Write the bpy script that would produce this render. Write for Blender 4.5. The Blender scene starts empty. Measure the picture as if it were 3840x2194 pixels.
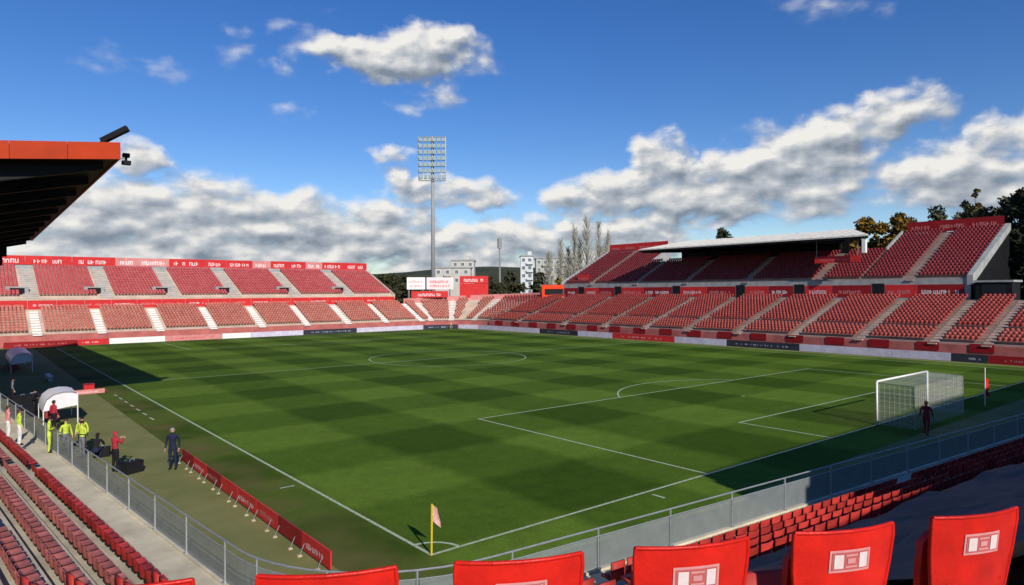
import bpy, math, random
import numpy as np
from mathutils import Vector, Matrix
R = math.radians
scn = bpy.context.scene
COL = scn.collection
rng = random.Random(7)

# ------------------------------------------------------------------ camera
CAM = np.array([-10.8826, -17.2704, 7.8519])
CR = np.array([0.776164, -0.630507, -0.005576])
CU = np.array([0.005820, -0.001678, 0.999982])
CD = np.array([0.630504, 0.776182, -0.002367])
cd = bpy.data.cameras.new('camera')
cd.sensor_fit = 'HORIZONTAL'; cd.sensor_width = 36.0; cd.lens = 23.944
cd.clip_start = 0.05; cd.clip_end = 6000
co = bpy.data.objects.new('camera', cd); COL.objects.link(co)
co.matrix_world = Matrix(((CR[0], CU[0], -CD[0], CAM[0]), (CR[1], CU[1], -CD[1], CAM[1]),
                          (CR[2], CU[2], -CD[2], CAM[2]), (0, 0, 0, 1)))
scn.camera = co

# ------------------------------------------------------------------ sun, sky, exposure
SUNV = Vector((-0.50, -1.78, 1.0)).normalized()          # towards the sun
sd = bpy.data.lights.new('sun', 'SUN'); sd.energy = 4.6; sd.angle = R(0.53); sd.color = (1.0, 0.94, 0.86)
so = bpy.data.objects.new('sun', sd); COL.objects.link(so); so.location = (-60, -200, 120)
so.rotation_euler = SUNV.to_track_quat('Z', 'Y').to_euler()
SKY_STRENGTH = 0.075
CLOUDS = [(28.6,18.5,5.8,1.5,-6,1.2),(32.2,19.3,3.6,2.2,0,1.2),(30.5,18.9,4.0,1.9,0,1.1),(20.5,19.6,3.8,1.4,20,.22),(10.1,16.6,3.2,1.3,0,.20),(17.8,19.2,1.1,1.1,0,.30),(20.2,17.7,.9,1.1,0,.34),(36.4,18.9,1.7,1.4,0,.40),(31.0,15.1,1.7,1.0,0,.36),(20.9,14.1,1.2,.6,0,.20),(33.7,15.9,2.0,1.0,0,.32),(29.1,11.2,1.6,.7,0,.62),(10.2,9.8,1.9,1.5,0,.85),(8.0,4.8,5.7,3.4,0,1.1),(14.0,5.3,6.7,3.4,0,1.1),(21.0,4.9,7.9,3.1,0,1.1),(28.3,4.5,6.5,2.5,0,1.1),(32.6,3.9,5.3,2.0,0,1),(40.0,4.2,6.8,2.1,0,1),(48.4,3.9,6.6,1.9,0,1),(16.3,2.7,17.2,2.4,0,1.1),(40,1.6,20,2.0,0,.9),(29.5,9.1,1.6,1.2,0,.85),(32.9,8.3,4.7,1.3,0,.9),(37.0,8.0,3.0,1.1,0,.85),(51.3,9.9,2.4,3.0,0,1.1),(48.7,8.0,3.9,2.0,0,1.1),(54.8,7.6,8.2,2.4,0,1.1),(59.4,9.2,5.9,3.0,10,1.1),(64.0,10.7,4.4,2.6,20,1.1),(67.8,12.4,3.4,1.9,15,1.1),(70.6,12.3,1.7,.9,0,.5),(44.7,7.4,3.4,1.7,0,.95),(63.2,7.4,4.2,2.2,0,1),(72.0,7.7,5.0,2.4,0,1.1),(75.2,10.2,2.4,1.8,0,1),(75.7,6.4,3.0,2.0,0,1),(65.2,20.8,4.1,1.2,0,.24)]
world = bpy.data.worlds.new('World'); scn.world = world; world.use_nodes = True

def nd(nt, t, **kw):
    n = nt.nodes.new(t)
    for k, v in kw.items():
        if k.startswith('_'):
            n.inputs[int(k[1:])].default_value = v
        else:
            setattr(n, k, v)
    return n
def mth(nt, op, a, b=None, c=None, clamp=False):
    n = nt.nodes.new('ShaderNodeMath'); n.operation = op; n.use_clamp = clamp
    for i, x in enumerate((a, b, c)):
        if x is None: continue
        if isinstance(x, (int, float)): n.inputs[i].default_value = x
        else: nt.links.new(x, n.inputs[i])
    return n.outputs[0]

def cloud_group():
    """density of the clouds at a direction given as (azimuth, elevation) in degrees"""
    g = bpy.data.node_groups.new('cloud_density', 'ShaderNodeTree')
    g.interface.new_socket('V', in_out='INPUT', socket_type='NodeSocketVector')
    g.interface.new_socket('D', in_out='OUTPUT', socket_type='NodeSocketFloat')
    g.interface.new_socket('M', in_out='OUTPUT', socket_type='NodeSocketFloat')
    gi = g.nodes.new('NodeGroupInput'); go = g.nodes.new('NodeGroupOutput')
    L = g.links.new
    # warp the direction a little so that outlines billow
    wn = nd(g, 'ShaderNodeTexNoise', noise_dimensions='2D'); wn.inputs['Scale'].default_value = 0.38; wn.inputs['Detail'].default_value = 4
    L(gi.outputs[0], wn.inputs['Vector'])
    sub = nd(g, 'ShaderNodeVectorMath', operation='SUBTRACT'); L(wn.outputs['Color'], sub.inputs[0]); sub.inputs[1].default_value = (.5, .5, .5)
    scl = nd(g, 'ShaderNodeVectorMath', operation='MULTIPLY'); L(sub.outputs[0], scl.inputs[0]); scl.inputs[1].default_value = (3.4, 1.9, 0)
    add = nd(g, 'ShaderNodeVectorMath', operation='ADD'); L(gi.outputs[0], add.inputs[0]); L(scl.outputs[0], add.inputs[1])
    best = None
    for az, el, ra, re, rot, w in CLOUDS:
        mp = nd(g, 'ShaderNodeMapping', vector_type='TEXTURE')
        mp.inputs['Location'].default_value = (az, el, 0); mp.inputs['Rotation'].default_value = (0, 0, R(rot))
        mp.inputs['Scale'].default_value = (ra * 1.25, re * 1.25, 1)
        L(add.outputs[0], mp.inputs['Vector'])
        ln = nd(g, 'ShaderNodeVectorMath', operation='DOT_PRODUCT'); L(mp.outputs[0], ln.inputs[0]); L(mp.outputs[0], ln.inputs[1])
        one = mth(g, 'MULTIPLY_ADD', ln.outputs['Value'], -w, w)
        best = one if best is None else mth(g, 'SMOOTH_MAX', best, one, 0.18)
    best = mth(g, 'MAXIMUM', best, -0.6)
    # the rest of the sky, away from the view: scattered cumulus of the same kind
    sp = nd(g, 'ShaderNodeSeparateXYZ'); L(gi.outputs[0], sp.inputs[0])
    big = nd(g, 'ShaderNodeTexNoise', noise_dimensions='2D'); big.inputs['Scale'].default_value = 0.09; big.inputs['Detail'].default_value = 2
    L(gi.outputs[0], big.inputs['Vector'])
    off = mth(g, 'ABSOLUTE', mth(g, 'SUBTRACT', sp.outputs[0], 39.0))
    out = mth(g, 'MULTIPLY', mth(g, 'SUBTRACT', off, 40.0), 0.05, clamp=True)
    lowel = mth(g, 'MULTIPLY_ADD', sp.outputs[1], -0.016, 0.05)
    gen = mth(g, 'ADD', mth(g, 'MULTIPLY', mth(g, 'SUBTRACT', big.outputs['Fac'], 0.5), 3.2), lowel)
    gen = mth(g, 'MULTIPLY_ADD', mth(g, 'SUBTRACT', 1.0, out), -2.0, gen)
    best = mth(g, 'MAXIMUM', best, gen)
    n1 = nd(g, 'ShaderNodeTexNoise', noise_dimensions='2D'); n1.inputs['Scale'].default_value = 0.34; n1.inputs['Detail'].default_value = 5; n1.inputs['Roughness'].default_value = 0.45
    st = nd(g, 'ShaderNodeVectorMath', operation='MULTIPLY'); L(gi.outputs[0], st.inputs[0]); st.inputs[1].default_value = (1.0, 1.9, 1)
    L(st.outputs[0], n1.inputs['Vector'])
    d = mth(g, 'MULTIPLY_ADD', mth(g, 'SUBTRACT', n1.outputs['Fac'], 0.5), 1.7, best)
    d = mth(g, 'SUBTRACT', d, 0.20)
    L(d, go.inputs[0]); L(best, go.inputs[1])
    return g

def build_world():
    nt = world.node_tree; nt.nodes.clear(); L = nt.links.new
    out = nt.nodes.new('ShaderNodeOutputWorld')
    sky = nd(nt, 'ShaderNodeTexSky', sky_type='NISHITA', sun_disc=False)
    sky.sun_elevation = math.asin(SUNV.z); sky.sun_rotation = math.atan2(SUNV.x, SUNV.y)
    sky.air_density = 1.0; sky.dust_density = 0.0; sky.ozone_density = 3.2; sky.altitude = 300
    hs = nd(nt, 'ShaderNodeHueSaturation'); hs.inputs['Saturation'].default_value = 1.30; hs.inputs['Hue'].default_value = 0.515; hs.inputs['Value'].default_value = 1.5; L(sky.outputs[0], hs.inputs['Color'])
    bg = nd(nt, 'ShaderNodeBackground'); bg.inputs[1].default_value = SKY_STRENGTH; L(hs.outputs[0], bg.inputs[0])
    tc = nt.nodes.new('ShaderNodeTexCoord'); sp = nt.nodes.new('ShaderNodeSeparateXYZ'); L(tc.outputs['Generated'], sp.inputs[0])
    az = mth(nt, 'MULTIPLY', mth(nt, 'ARCTAN2', sp.outputs[0], sp.outputs[1]), 57.29578)
    el = mth(nt, 'MULTIPLY', mth(nt, 'ARCSINE', sp.outputs[2]), 57.29578)
    cv = nt.nodes.new('ShaderNodeCombineXYZ'); L(az, cv.inputs[0]); L(el, cv.inputs[1])
    g = cloud_group()
    a = nd(nt, 'ShaderNodeGroup'); a.node_tree = g; L(cv.outputs[0], a.inputs[0])
    up = nd(nt, 'ShaderNodeVectorMath', operation='ADD'); L(cv.outputs[0], up.inputs[0]); up.inputs[1].default_value = (-0.45, 0.75, 0)
    b = nd(nt, 'ShaderNodeGroup'); b.node_tree = g; L(up.outputs[0], b.inputs[0])
    D = a.outputs[0]
    alpha = nd(nt, 'ShaderNodeMapRange', interpolation_type='SMOOTHSTEP'); L(D, alpha.inputs[0])
    alpha.inputs[1].default_value = -0.22; alpha.inputs[2].default_value = 0.62
    thick = nd(nt, 'ShaderNodeMapRange', interpolation_type='SMOOTHSTEP'); L(a.outputs[1], thick.inputs[0]); thick.inputs[1].default_value = -0.25; thick.inputs[2].default_value = 0.5
    al = mth(nt, 'MULTIPLY', mth(nt, 'MULTIPLY', alpha.outputs[0], thick.outputs[0]), mth(nt, 'GREATER_THAN', sp.outputs[2], -0.02))
    diff = mth(nt, 'SUBTRACT', D, b.outputs[0])
    lit = mth(nt, 'MULTIPLY_ADD', diff, 0.95, 0.52)
    lit = mth(nt, 'MULTIPLY_ADD', mth(nt, 'SUBTRACT', D, 0.45), -0.12, lit, clamp=True)
    cr = nt.nodes.new('ShaderNodeValToRGB'); e = cr.color_ramp.elements
    e[0].position = 0.05; e[0].color = (0.23, 0.28, 0.35, 1); e[1].position = 0.95; e[1].color = (0.92, 0.90, 0.86, 1)
    m = cr.color_ramp.elements.new(0.5); m.color = (0.49, 0.53, 0.585, 1)
    L(lit, cr.inputs[0])
    cb = nd(nt, 'ShaderNodeBackground'); cb.inputs[1].default_value = 0.95; L(cr.outputs[0], cb.inputs[0])
    mx = nt.nodes.new('ShaderNodeMixShader'); L(al, mx.inputs[0]); L(bg.outputs[0], mx.inputs[1]); L(cb.outputs[0], mx.inputs[2])
    L(mx.outputs[0], out.inputs[0])
    world.cycles.sampling_method = 'MANUAL'; world.cycles.sample_map_resolution = 1024
build_world()
vs = scn.view_settings; vs.view_transform = 'Standard'; vs.look = 'None'; vs.exposure = 0.0; vs.gamma = 1.0; vs.use_curve_mapping = False
scn.cycles.max_bounces = 6; scn.cycles.transparent_max_bounces = 12
try: scn.cycles.use_denoising = True
except Exception: pass

# ------------------------------------------------------------------ helpers
class MB:
    def __init__(s): s.v = []; s.f = []; s.m = []
    def add(s, vs, fs, mi=0):
        b = len(s.v); s.v += [tuple(float(c) for c in v) for v in vs]
        s.f += [tuple(i + b for i in f) for f in fs]; s.m += [mi] * len(fs)
    def quad(s, a, b, c, d, mi=0): s.add([a, b, c, d], [(0, 1, 2, 3)], mi)
    def box(s, x0, x1, y0, y1, z0, z1, mi=0):
        s.add([(x0,y0,z0),(x1,y0,z0),(x1,y1,z0),(x0,y1,z0),(x0,y0,z1),(x1,y0,z1),(x1,y1,z1),(x0,y1,z1)],
              [(0,3,2,1),(4,5,6,7),(0,1,5,4),(1,2,6,5),(2,3,7,6),(3,0,4,7)], mi)
    def obox(s, c, a, b, h, mi=0):
        c, a, b, h = map(Vector, (c, a, b, h))
        s.add([c-a-b-h, c+a-b-h, c+a+b-h, c-a+b-h, c-a-b+h, c+a-b+h, c+a+b+h, c-a+b+h],
              [(0,3,2,1),(4,5,6,7),(0,1,5,4),(1,2,6,5),(2,3,7,6),(3,0,4,7)], mi)
    def tube(s, p0, p1, r0, r1=None, n=8, mi=0, cap=True):
        r1 = r0 if r1 is None else r1
        p0, p1 = Vector(p0), Vector(p1); d = (p1 - p0).normalized()
        x = d.orthogonal().normalized(); y = d.cross(x)
        vs = []
        for p, r in ((p0, r0), (p1, r1)):
            for i in range(n):
                t = 2 * math.pi * i / n; vs.append(p + x * (r * math.cos(t)) + y * (r * math.sin(t)))
        fs = [(i, (i + 1) % n, n + (i + 1) % n, n + i) for i in range(n)]
        if cap: fs += [tuple(reversed(range(n))), tuple(range(n, 2 * n))]
        s.add(vs, fs, mi)
    def grid(s, rows, mi=0, close=False):
        n = len(rows[0]); vs = [p for r in rows for p in r]; fs = []
        for i in range(len(rows) - 1):
            for j in range(n if close else n - 1):
                k = (j + 1) % n; fs.append((i*n+j, i*n+k, (i+1)*n+k, (i+1)*n+j))
        s.add(vs, fs, mi)
    def ball(s, c, rx, ry, rz, nu=8, nv=6, mi=0):
        rows = []
        for i in range(nv + 1):
            t = math.pi * i / nv
            rows.append([(c[0]+rx*math.sin(t)*math.cos(2*math.pi*j/nu), c[1]+ry*math.sin(t)*math.sin(2*math.pi*j/nu), c[2]-rz*math.cos(t)) for j in range(nu)])
        s.grid(rows, mi, close=True)
    def mesh(s, name, mats, smooth=False):
        me = bpy.data.meshes.new(name); me.from_pydata(s.v, [], s.f)
        mats = mats if isinstance(mats, (list, tuple)) else [mats]
        for m in mats: me.materials.append(m)
        if len(mats) > 1: me.polygons.foreach_set('material_index', s.m)
        if smooth: me.polygons.foreach_set('use_smooth', [True] * len(s.f))
        me.update(); return me
    def build(s, name, mats, parent=None, smooth=False):
        return link(name, s.mesh(name, mats, smooth), parent)
def link(name, me, parent=None):
    o = bpy.data.objects.new(name, me); COL.objects.link(o)
    if parent is not None: o.parent = parent
    return o
def tag(o, label=None, cat=None, group=None, kind=None):
    if label: o['label'] = label
    if cat: o['category'] = cat
    if group: o['group'] = group
    if kind: o['kind'] = kind
    return o
def empty(name, loc, label, cat, group=None, rz=0.0):
    o = bpy.data.objects.new(name, None); COL.objects.link(o); o.location = loc; o.rotation_euler = (0, 0, rz)
    o.empty_display_size = 0.2
    return tag(o, label, cat, group)
def local(o, mb):
    """shift a builder written in world coordinates into the frame of an unrotated Empty"""
    l = o.location; mb.v = [(x - l.x, y - l.y, z - l.z) for x, y, z in mb.v]; return mb
def copy_tree(o, parent=None):
    c = o.copy(); COL.objects.link(c); c.parent = parent
    for ch in o.children: copy_tree(ch, c)
    return c
ORD = ['first', 'second', 'third', 'fourth', 'fifth', 'sixth', 'seventh', 'eighth', 'ninth', 'tenth', 'eleventh', 'twelfth', 'thirteenth', 'fourteenth', 'fifteenth', 'sixteenth']

MATS = {}
def mat(name, col, rough=0.7, var=0.0, scale=3.0, bump=0.0, bscale=None, col2=None, metal=0.0, rnd=0.0, stretch=(1, 1, 1), spec=0.18):
    m = bpy.data.materials.new(name); m.use_nodes = True; nt = m.node_tree; L = nt.links.new
    p = nt.nodes['Principled BSDF']; p.inputs['Roughness'].default_value = rough; p.inputs['Metallic'].default_value = metal
    p.inputs['Specular IOR Level'].default_value = spec
    c = (*col, 1)
    p.inputs['Base Color'].default_value = c
    cur = None
    if var or bump:
        geo = nt.nodes.new('ShaderNodeNewGeometry')
        mp = nd(nt, 'ShaderNodeVectorMath', operation='MULTIPLY'); L(geo.outputs['Position'], mp.inputs[0]); mp.inputs[1].default_value = stretch
    if var:
        nz = nt.nodes.new('ShaderNodeTexNoise'); nz.inputs['Scale'].default_value = scale; nz.inputs['Detail'].default_value = 6; nz.inputs['Roughness'].default_value = 0.62
        L(mp.outputs[0], nz.inputs['Vector'])
        rp = nd(nt, 'ShaderNodeMapRange'); rp.inputs[1].default_value = 0.32; rp.inputs[2].default_value = 0.68; L(nz.outputs['Fac'], rp.inputs[0])
        mx = nt.nodes.new('ShaderNodeMix'); mx.data_type = 'RGBA'
        lo = col2 if col2 else tuple(x * (1 - var) for x in col)
        hi = col if col2 else tuple(min(1, x * (1 + var * 0.6)) for x in col)
        mx.inputs[6].default_value = (*lo, 1); mx.inputs[7].default_value = (*hi, 1); L(rp.outputs[0], mx.inputs[0]); cur = mx.outputs[2]
    if rnd:
        oi = nt.nodes.new('ShaderNodeObjectInfo'); f = mth(nt, 'MULTIPLY_ADD', oi.outputs['Random'], rnd, 1 - rnd / 2)
        hv = nt.nodes.new('ShaderNodeHueSaturation'); L(f, hv.inputs['Value'])
        if cur: L(cur, hv.inputs['Color'])
        else: hv.inputs['Color'].default_value = c
        cur = hv.outputs[0]
    if cur: L(cur, p.inputs['Base Color'])
    if bump:
        bn = nt.nodes.new('ShaderNodeTexNoise'); bn.inputs['Scale'].default_value = bscale or scale * 6; bn.inputs['Detail'].default_value = 4; L(mp.outputs[0], bn.inputs['Vector'])
        bp = nt.nodes.new('ShaderNodeBump'); bp.inputs['Strength'].default_value = bump; bp.inputs['Distance'].default_value = 0.03; L(bn.outputs['Fac'], bp.inputs['Height']); L(bp.outputs[0], p.inputs['Normal'])
    MATS[name] = m; return m

def mat_seat(name, col, faded):
    """plastic seats: every seat its own amount of sun bleaching"""
    m = bpy.data.materials.new(name); m.use_nodes = True; nt = m.node_tree; L = nt.links.new
    p = nt.nodes['Principled BSDF']; p.inputs['Roughness'].default_value = 0.55; p.inputs['Specular IOR Level'].default_value = 0.15
    geo = nt.nodes.new('ShaderNodeNewGeometry'); vo = nt.nodes.new('ShaderNodeTexVoronoi'); vo.inputs['Scale'].default_value = 1.9
    L(geo.outputs['Position'], vo.inputs['Vector'])
    sp = nt.nodes.new('ShaderNodeSeparateColor'); L(vo.outputs['Color'], sp.inputs[0])
    n = nt.nodes.new('ShaderNodeTexNoise'); n.inputs['Scale'].default_value = 0.09; n.inputs['Detail'].default_value = 3; L(geo.outputs['Position'], n.inputs['Vector'])
    f = mth(nt, 'MULTIPLY_ADD', n.outputs['Fac'], 0.7, mth(nt, 'MULTIPLY_ADD', sp.outputs[0], 0.55, -0.15), clamp=True)
    mx = nt.nodes.new('ShaderNodeMix'); mx.data_type = 'RGBA'; mx.inputs[6].default_value = (*col, 1); mx.inputs[7].default_value = (*faded, 1); L(f, mx.inputs[0])
    L(mx.outputs[2], p.inputs['Base Color']); MATS[name] = m; return m

def mat_grass_pitch():
    m = bpy.data.materials.new('pitch_grass'); m.use_nodes = True; nt = m.node_tree; L = nt.links.new
    p = nt.nodes['Principled BSDF']; p.inputs['Roughness'].default_value = 0.9; p.inputs['Specular IOR Level'].default_value = 0.04
    geo = nt.nodes.new('ShaderNodeNewGeometry'); sp = nt.nodes.new('ShaderNodeSeparateXYZ'); L(geo.outputs['Position'], sp.inputs[0])
    wn = nd(nt, 'ShaderNodeTexNoise'); wn.inputs['Scale'].default_value = 0.5; wn.inputs['Detail'].default_value = 4; L(geo.outputs['Position'], wn.inputs['Vector'])
    wob = mth(nt, 'MULTIPLY', mth(nt, 'SUBTRACT', wn.outputs['Fac'], 0.5), 0.9)
    def band(s, period, ph):
        a = mth(nt, 'MULTIPLY', mth(nt, 'ADD', mth(nt, 'ADD', s, wob), ph), 2 * math.pi / period)
        return mth(nt, 'MULTIPLY_ADD', mth(nt, 'SINE', a), 2.2, 0.5, clamp=True)     # soft square wave
    bx = band(sp.outputs[0], 11.333, 0.0)            # 1 = mown away from the stand
    by = band(sp.outputs[1], 11.0, -5.5)
    lay = mth(nt, 'MULTIPLY_ADD', bx, 0.55, mth(nt, 'MULTIPLY', by, 0.45))
    rp = nt.nodes.new('ShaderNodeValToRGB'); e = rp.color_ramp.elements
    e[0].position = 0; e[0].color = (0.040, 0.080, 0.006, 1); e[1].position = 1; e[1].color = (0.106, 0.176, 0.020, 1)
    mm = rp.color_ramp.elements.new(0.5); mm.color = (0.070, 0.126, 0.012, 1)
    L(lay, rp.inputs[0])
    n2 = nd(nt, 'ShaderNodeTexNoise'); n2.inputs['Scale'].default_value = 0.16; n2.inputs['Detail'].default_value = 8; n2.inputs['Roughness'].default_value = 0.65; L(geo.outputs['Position'], n2.inputs['Vector'])
    n3 = nd(nt, 'ShaderNodeTexNoise'); n3.inputs['Scale'].default_value = 9.0; n3.inputs['Detail'].default_value = 5; L(geo.outputs['Position'], n3.inputs['Vector'])
    n5 = nd(nt, 'ShaderNodeTexNoise'); n5.inputs['Scale'].default_value = 1.3; n5.inputs['Detail'].default_value = 7; n5.inputs['Roughness'].default_value = 0.7; L(geo.outputs['Position'], n5.inputs['Vector'])
    v = mth(nt, 'MULTIPLY_ADD', n2.outputs['Fac'], 0.6, mth(nt, 'MULTIPLY_ADD', n3.outputs['Fac'], 0.7, mth(nt, 'MULTIPLY_ADD', n5.outputs['Fac'], 0.7, 0.0)))
    hv = nt.nodes.new('ShaderNodeHueSaturation'); L(v, hv.inputs['Value']); L(rp.outputs[0], hv.inputs['Color'])
    # worn, browner turf outside the touchline and in scattered patches
    out = mth(nt, 'MULTIPLY_ADD', sp.outputs[0], -0.55, 0.25, clamp=True)
    n4 = nd(nt, 'ShaderNodeTexNoise'); n4.inputs['Scale'].default_value = 0.35; n4.inputs['Detail'].default_value = 6; L(geo.outputs['Position'], n4.inputs['Vector'])
    w = mth(nt, 'MULTIPLY', out, mth(nt, 'MULTIPLY_ADD', n4.outputs['Fac'], 2.2, -0.62, clamp=True))
    mx = nt.nodes.new('ShaderNodeMix'); mx.data_type = 'RGBA'; L(w, mx.inputs[0]); L(hv.outputs[0], mx.inputs[6]); mx.inputs[7].default_value = (0.135, 0.120, 0.040, 1)
    # scuffed, thinner turf in the goal mouth
    gx = mth(nt, 'MULTIPLY', mth(nt, 'SUBTRACT', sp.outputs[0], 34.0), 0.14); gy = mth(nt, 'MULTIPLY', mth(nt, 'SUBTRACT', sp.outputs[1], 1.5), 0.30)
    gm = mth(nt, 'SUBTRACT', 1.0, mth(nt, 'ADD', mth(nt, 'MULTIPLY', gx, gx), mth(nt, 'MULTIPLY', gy, gy)), clamp=True)
    gw = mth(nt, 'MULTIPLY', gm, mth(nt, 'MULTIPLY_ADD', n5.outputs['Fac'], 3.0, -1.15, clamp=True))
    sc = mth(nt, 'MULTIPLY_ADD', n5.outputs['Fac'], 6.0, -4.1, clamp=True)              # a few divots anywhere
    gw = mth(nt, 'MULTIPLY', mth(nt, 'MAXIMUM', gw, sc), 0.6)
    m2 = nt.nodes.new('ShaderNodeMix'); m2.data_type = 'RGBA'; L(gw, m2.inputs[0]); L(mx.outputs[2], m2.inputs[6]); m2.inputs[7].default_value = (0.12, 0.105, 0.035, 1); mx = m2
    L(mx.outputs[2], p.inputs['Base Color'])
    b = nt.nodes.new('ShaderNodeBump'); b.inputs['Strength'].default_value = 0.25; b.inputs['Distance'].default_value = 0.03; L(n3.outputs['Fac'], b.inputs['Height']); L(b.outputs[0], p.inputs['Normal'])
    MATS['pitch_grass'] = m; return m

def mat_mesh(name, col, see):
    m = mat(name, col, 0.6, 0.12, 2.0); nt = m.node_tree; L = nt.links.new
    p = nt.nodes['Principled BSDF']; out = [n for n in nt.nodes if n.type == 'OUTPUT_MATERIAL'][0]
    t = nt.nodes.new('ShaderNodeBsdfTransparent'); mx = nt.nodes.new('ShaderNodeMixShader'); mx.inputs[0].default_value = 1 - see
    L(t.outputs[0], mx.inputs[1]); L(p.outputs[0], mx.inputs[2]); L(mx.outputs[0], out.inputs[0]); return m

M_CONC = mat('concrete', (0.50, 0.44, 0.32), 0.9, 0.28, 0.8, 0.25, 14)
M_CONCF = mat('concrete_far', (0.54, 0.42, 0.33), 0.9, 0.2, 0.5)
M_CONCR = mat('concrete_dimmed', (0.40, 0.28, 0.23), 0.9, 0.25, 0.5)  # darkened in the colour to stand for dim light on the side stand
M_CONCG = mat('concrete_grey', (0.34, 0.35, 0.33), 0.9, 0.25, 0.9, 0.2, 12)
M_WHITE = mat('white_paint', (0.80, 0.79, 0.75), 0.6, 0.08, 4)
M_LINE = mat('line_paint', (0.44, 0.50, 0.34), 0.9, 0.35, 6)
M_SEAT = mat('seat_plastic', (0.60, 0.013, 0.005), 0.42, 0.22, 9, 0.10, 60, rnd=0.12, spec=0.3)
M_SEATN = mat('seat_plastic_weathered', (0.46, 0.040, 0.030), 0.55, 0.3, 3, rnd=0.6, spec=0.25)
M_SEATL = mat('seat_plastic_bleached', (0.50, 0.15, 0.12), 0.6, 0.35, 3, rnd=0.5, spec=0.25)
M_SEATF = mat_seat('seat_plastic_bleached_far', (0.42, 0.10, 0.075), (0.56, 0.24, 0.18))
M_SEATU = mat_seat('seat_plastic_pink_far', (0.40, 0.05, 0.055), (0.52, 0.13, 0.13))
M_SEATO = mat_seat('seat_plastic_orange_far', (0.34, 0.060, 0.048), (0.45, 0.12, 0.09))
M_SEATM = mat_seat('seat_plastic_dimmed_upper', (0.19, 0.020, 0.028), (0.27, 0.05, 0.055))  # maroon carries lens falloff over the upper side tier
M_SEATR = mat_seat('seat_plastic_deep_dimmed', (0.30, 0.040, 0.034), (0.42, 0.10, 0.08))  # deep red, darkened in the colour for grazing sun and lens falloff
M_RED = mat('red_board', (0.58, 0.030, 0.030), 0.5, 0.15, 1.2)
M_DRED = mat('dark_red_board', (0.28, 0.012, 0.016), 0.5, 0.15, 1.2)
M_PINK = mat('faded_pink_board', (0.62, 0.24, 0.22), 0.6, 0.2, 1.5)
M_FWALL = mat('front_wall_paint', (0.46, 0.14, 0.12), 0.7, 0.3, 0.6)
M_LILAC = mat('pale_led_board', (0.58, 0.54, 0.66), 0.4, 0.2, 0.9)
M_NAVY = mat('dark_led_board', (0.035, 0.04, 0.055), 0.35, 0.3, 0.8)
M_PALE = mat('pale_print', (0.78, 0.66, 0.64), 0.6, 0.12, 2)
M_STEEL = mat('galvanised_steel', (0.42, 0.44, 0.45), 0.45, 0.15, 5, metal=0.55)
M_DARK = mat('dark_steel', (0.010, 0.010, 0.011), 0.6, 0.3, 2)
M_BLACK = mat('black_fabric', (0.012, 0.012, 0.014), 0.8, 0.2, 6)
M_ORANGE = mat('orange_cladding', (0.44, 0.036, 0.002), 0.5, 0.16, 0.9, 0.05, 3)
M_ROOF = mat('pale_roof_sheet', (0.72, 0.68, 0.58), 0.5, 0.12, 0.6)
M_FENCE = mat_mesh('fence_mesh', (0.25, 0.28, 0.28), 0.36)
M_WALK = mat('walkway_concrete', (0.60, 0.54, 0.39), 0.9, 0.25, 0.9, 0.2, 14)
M_PANE = mat('far_window_glass', (0.16, 0.18, 0.19), 0.2, 0.2, 1)
M_NET = mat_mesh('goal_net', (0.85, 0.85, 0.82), 0.86)
M_GLASS = mat('dark_glass', (0.02, 0.025, 0.03), 0.08, 0.1, 1, spec=0.5)
M_YELLOW = mat('yellow_plastic', (0.62, 0.48, 0.03), 0.5, 0.1, 5)
M_GRASS = mat_grass_pitch()
M_APRON = mat('worn_turf', (0.225, 0.218, 0.080), 0.95, 0.3, 0.4, 0.3, 9, col2=(0.150, 0.165, 0.050))
M_GROUND = mat('rough_ground', (0.13, 0.12, 0.07), 0.95, 0.4, 0.05)

def bars(mb, o, a, n, w, h, r, mi=0, prou=0.012, dens=1.0):
    """flat printed lettering too small to read: o = lower left corner, a = unit along, n = unit outward"""
    o, a, n = Vector(o), Vector(a), Vector(n); x = 0.0
    while x < w:
        cw = r.uniform(0.35, 0.8) * h
        if x + cw > w: break
        if r.random() < dens:
            hh = h * r.uniform(0.8, 1.0); p = o + a * x + n * prou; u = Vector((0, 0, hh)); s = cw * 0.28
            mb.quad(p, p + a * s, p + a * s + u, p, mi) if False else mb.quad(p, p + a * s, p + a * s + u, p + u, mi)
            k = r.randrange(3)
            zz = (0, 0.42, 0.78)[k] * hh
            q = p + a * s + Vector((0, 0, zz)); mb.quad(q, q + a * (cw * 0.4), q + a * (cw * 0.4) + Vector((0, 0, hh * 0.22)), q + Vector((0, 0, hh * 0.22)), mi)
            if k != 1:
                q = p + a * (cw * 0.72); mb.quad(q, q + a * s * 0.8, q + a * s * 0.8 + u, q + u, mi)
        x += cw * 1.22

# ------------------------------------------------------------------ ground, pitch and markings
mb = MB(); mb.quad((-3000, -3000, -0.02), (3000, -3000, -0.02), (3000, 3000, -0.02), (-3000, 3000, -0.02)); tag(mb.build('ground', M_GROUND), kind='structure')
mb = MB(); mb.quad((-14, -12, 0), (74.5, -12, 0), (74.5, 106, 0), (-14, 106, 0)); tag(mb.build('pitch_surround', M_APRON), kind='structure')
mb = MB(); mb.quad((-2.6, -2.6, 0.004), (70.6, -2.6, 0.004), (70.6, 102.6, 0.004), (-2.6, 102.6, 0.004))
pitch = tag(mb.build('pitch', M_GRASS), kind='structure')
LW = 0.06; LZ = 0.009
def seg(name, x0, y0, x1, y1, z=LZ):
    m = MB(); d = Vector((x1 - x0, y1 - y0, 0)).normalized(); n = Vector((-d.y, d.x, 0)) * LW
    a, b = Vector((x0, y0, z)), Vector((x1, y1, z)); m.quad(a - n, b - n, b + n, a + n); return m.build(name, M_LINE, pitch)
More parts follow.
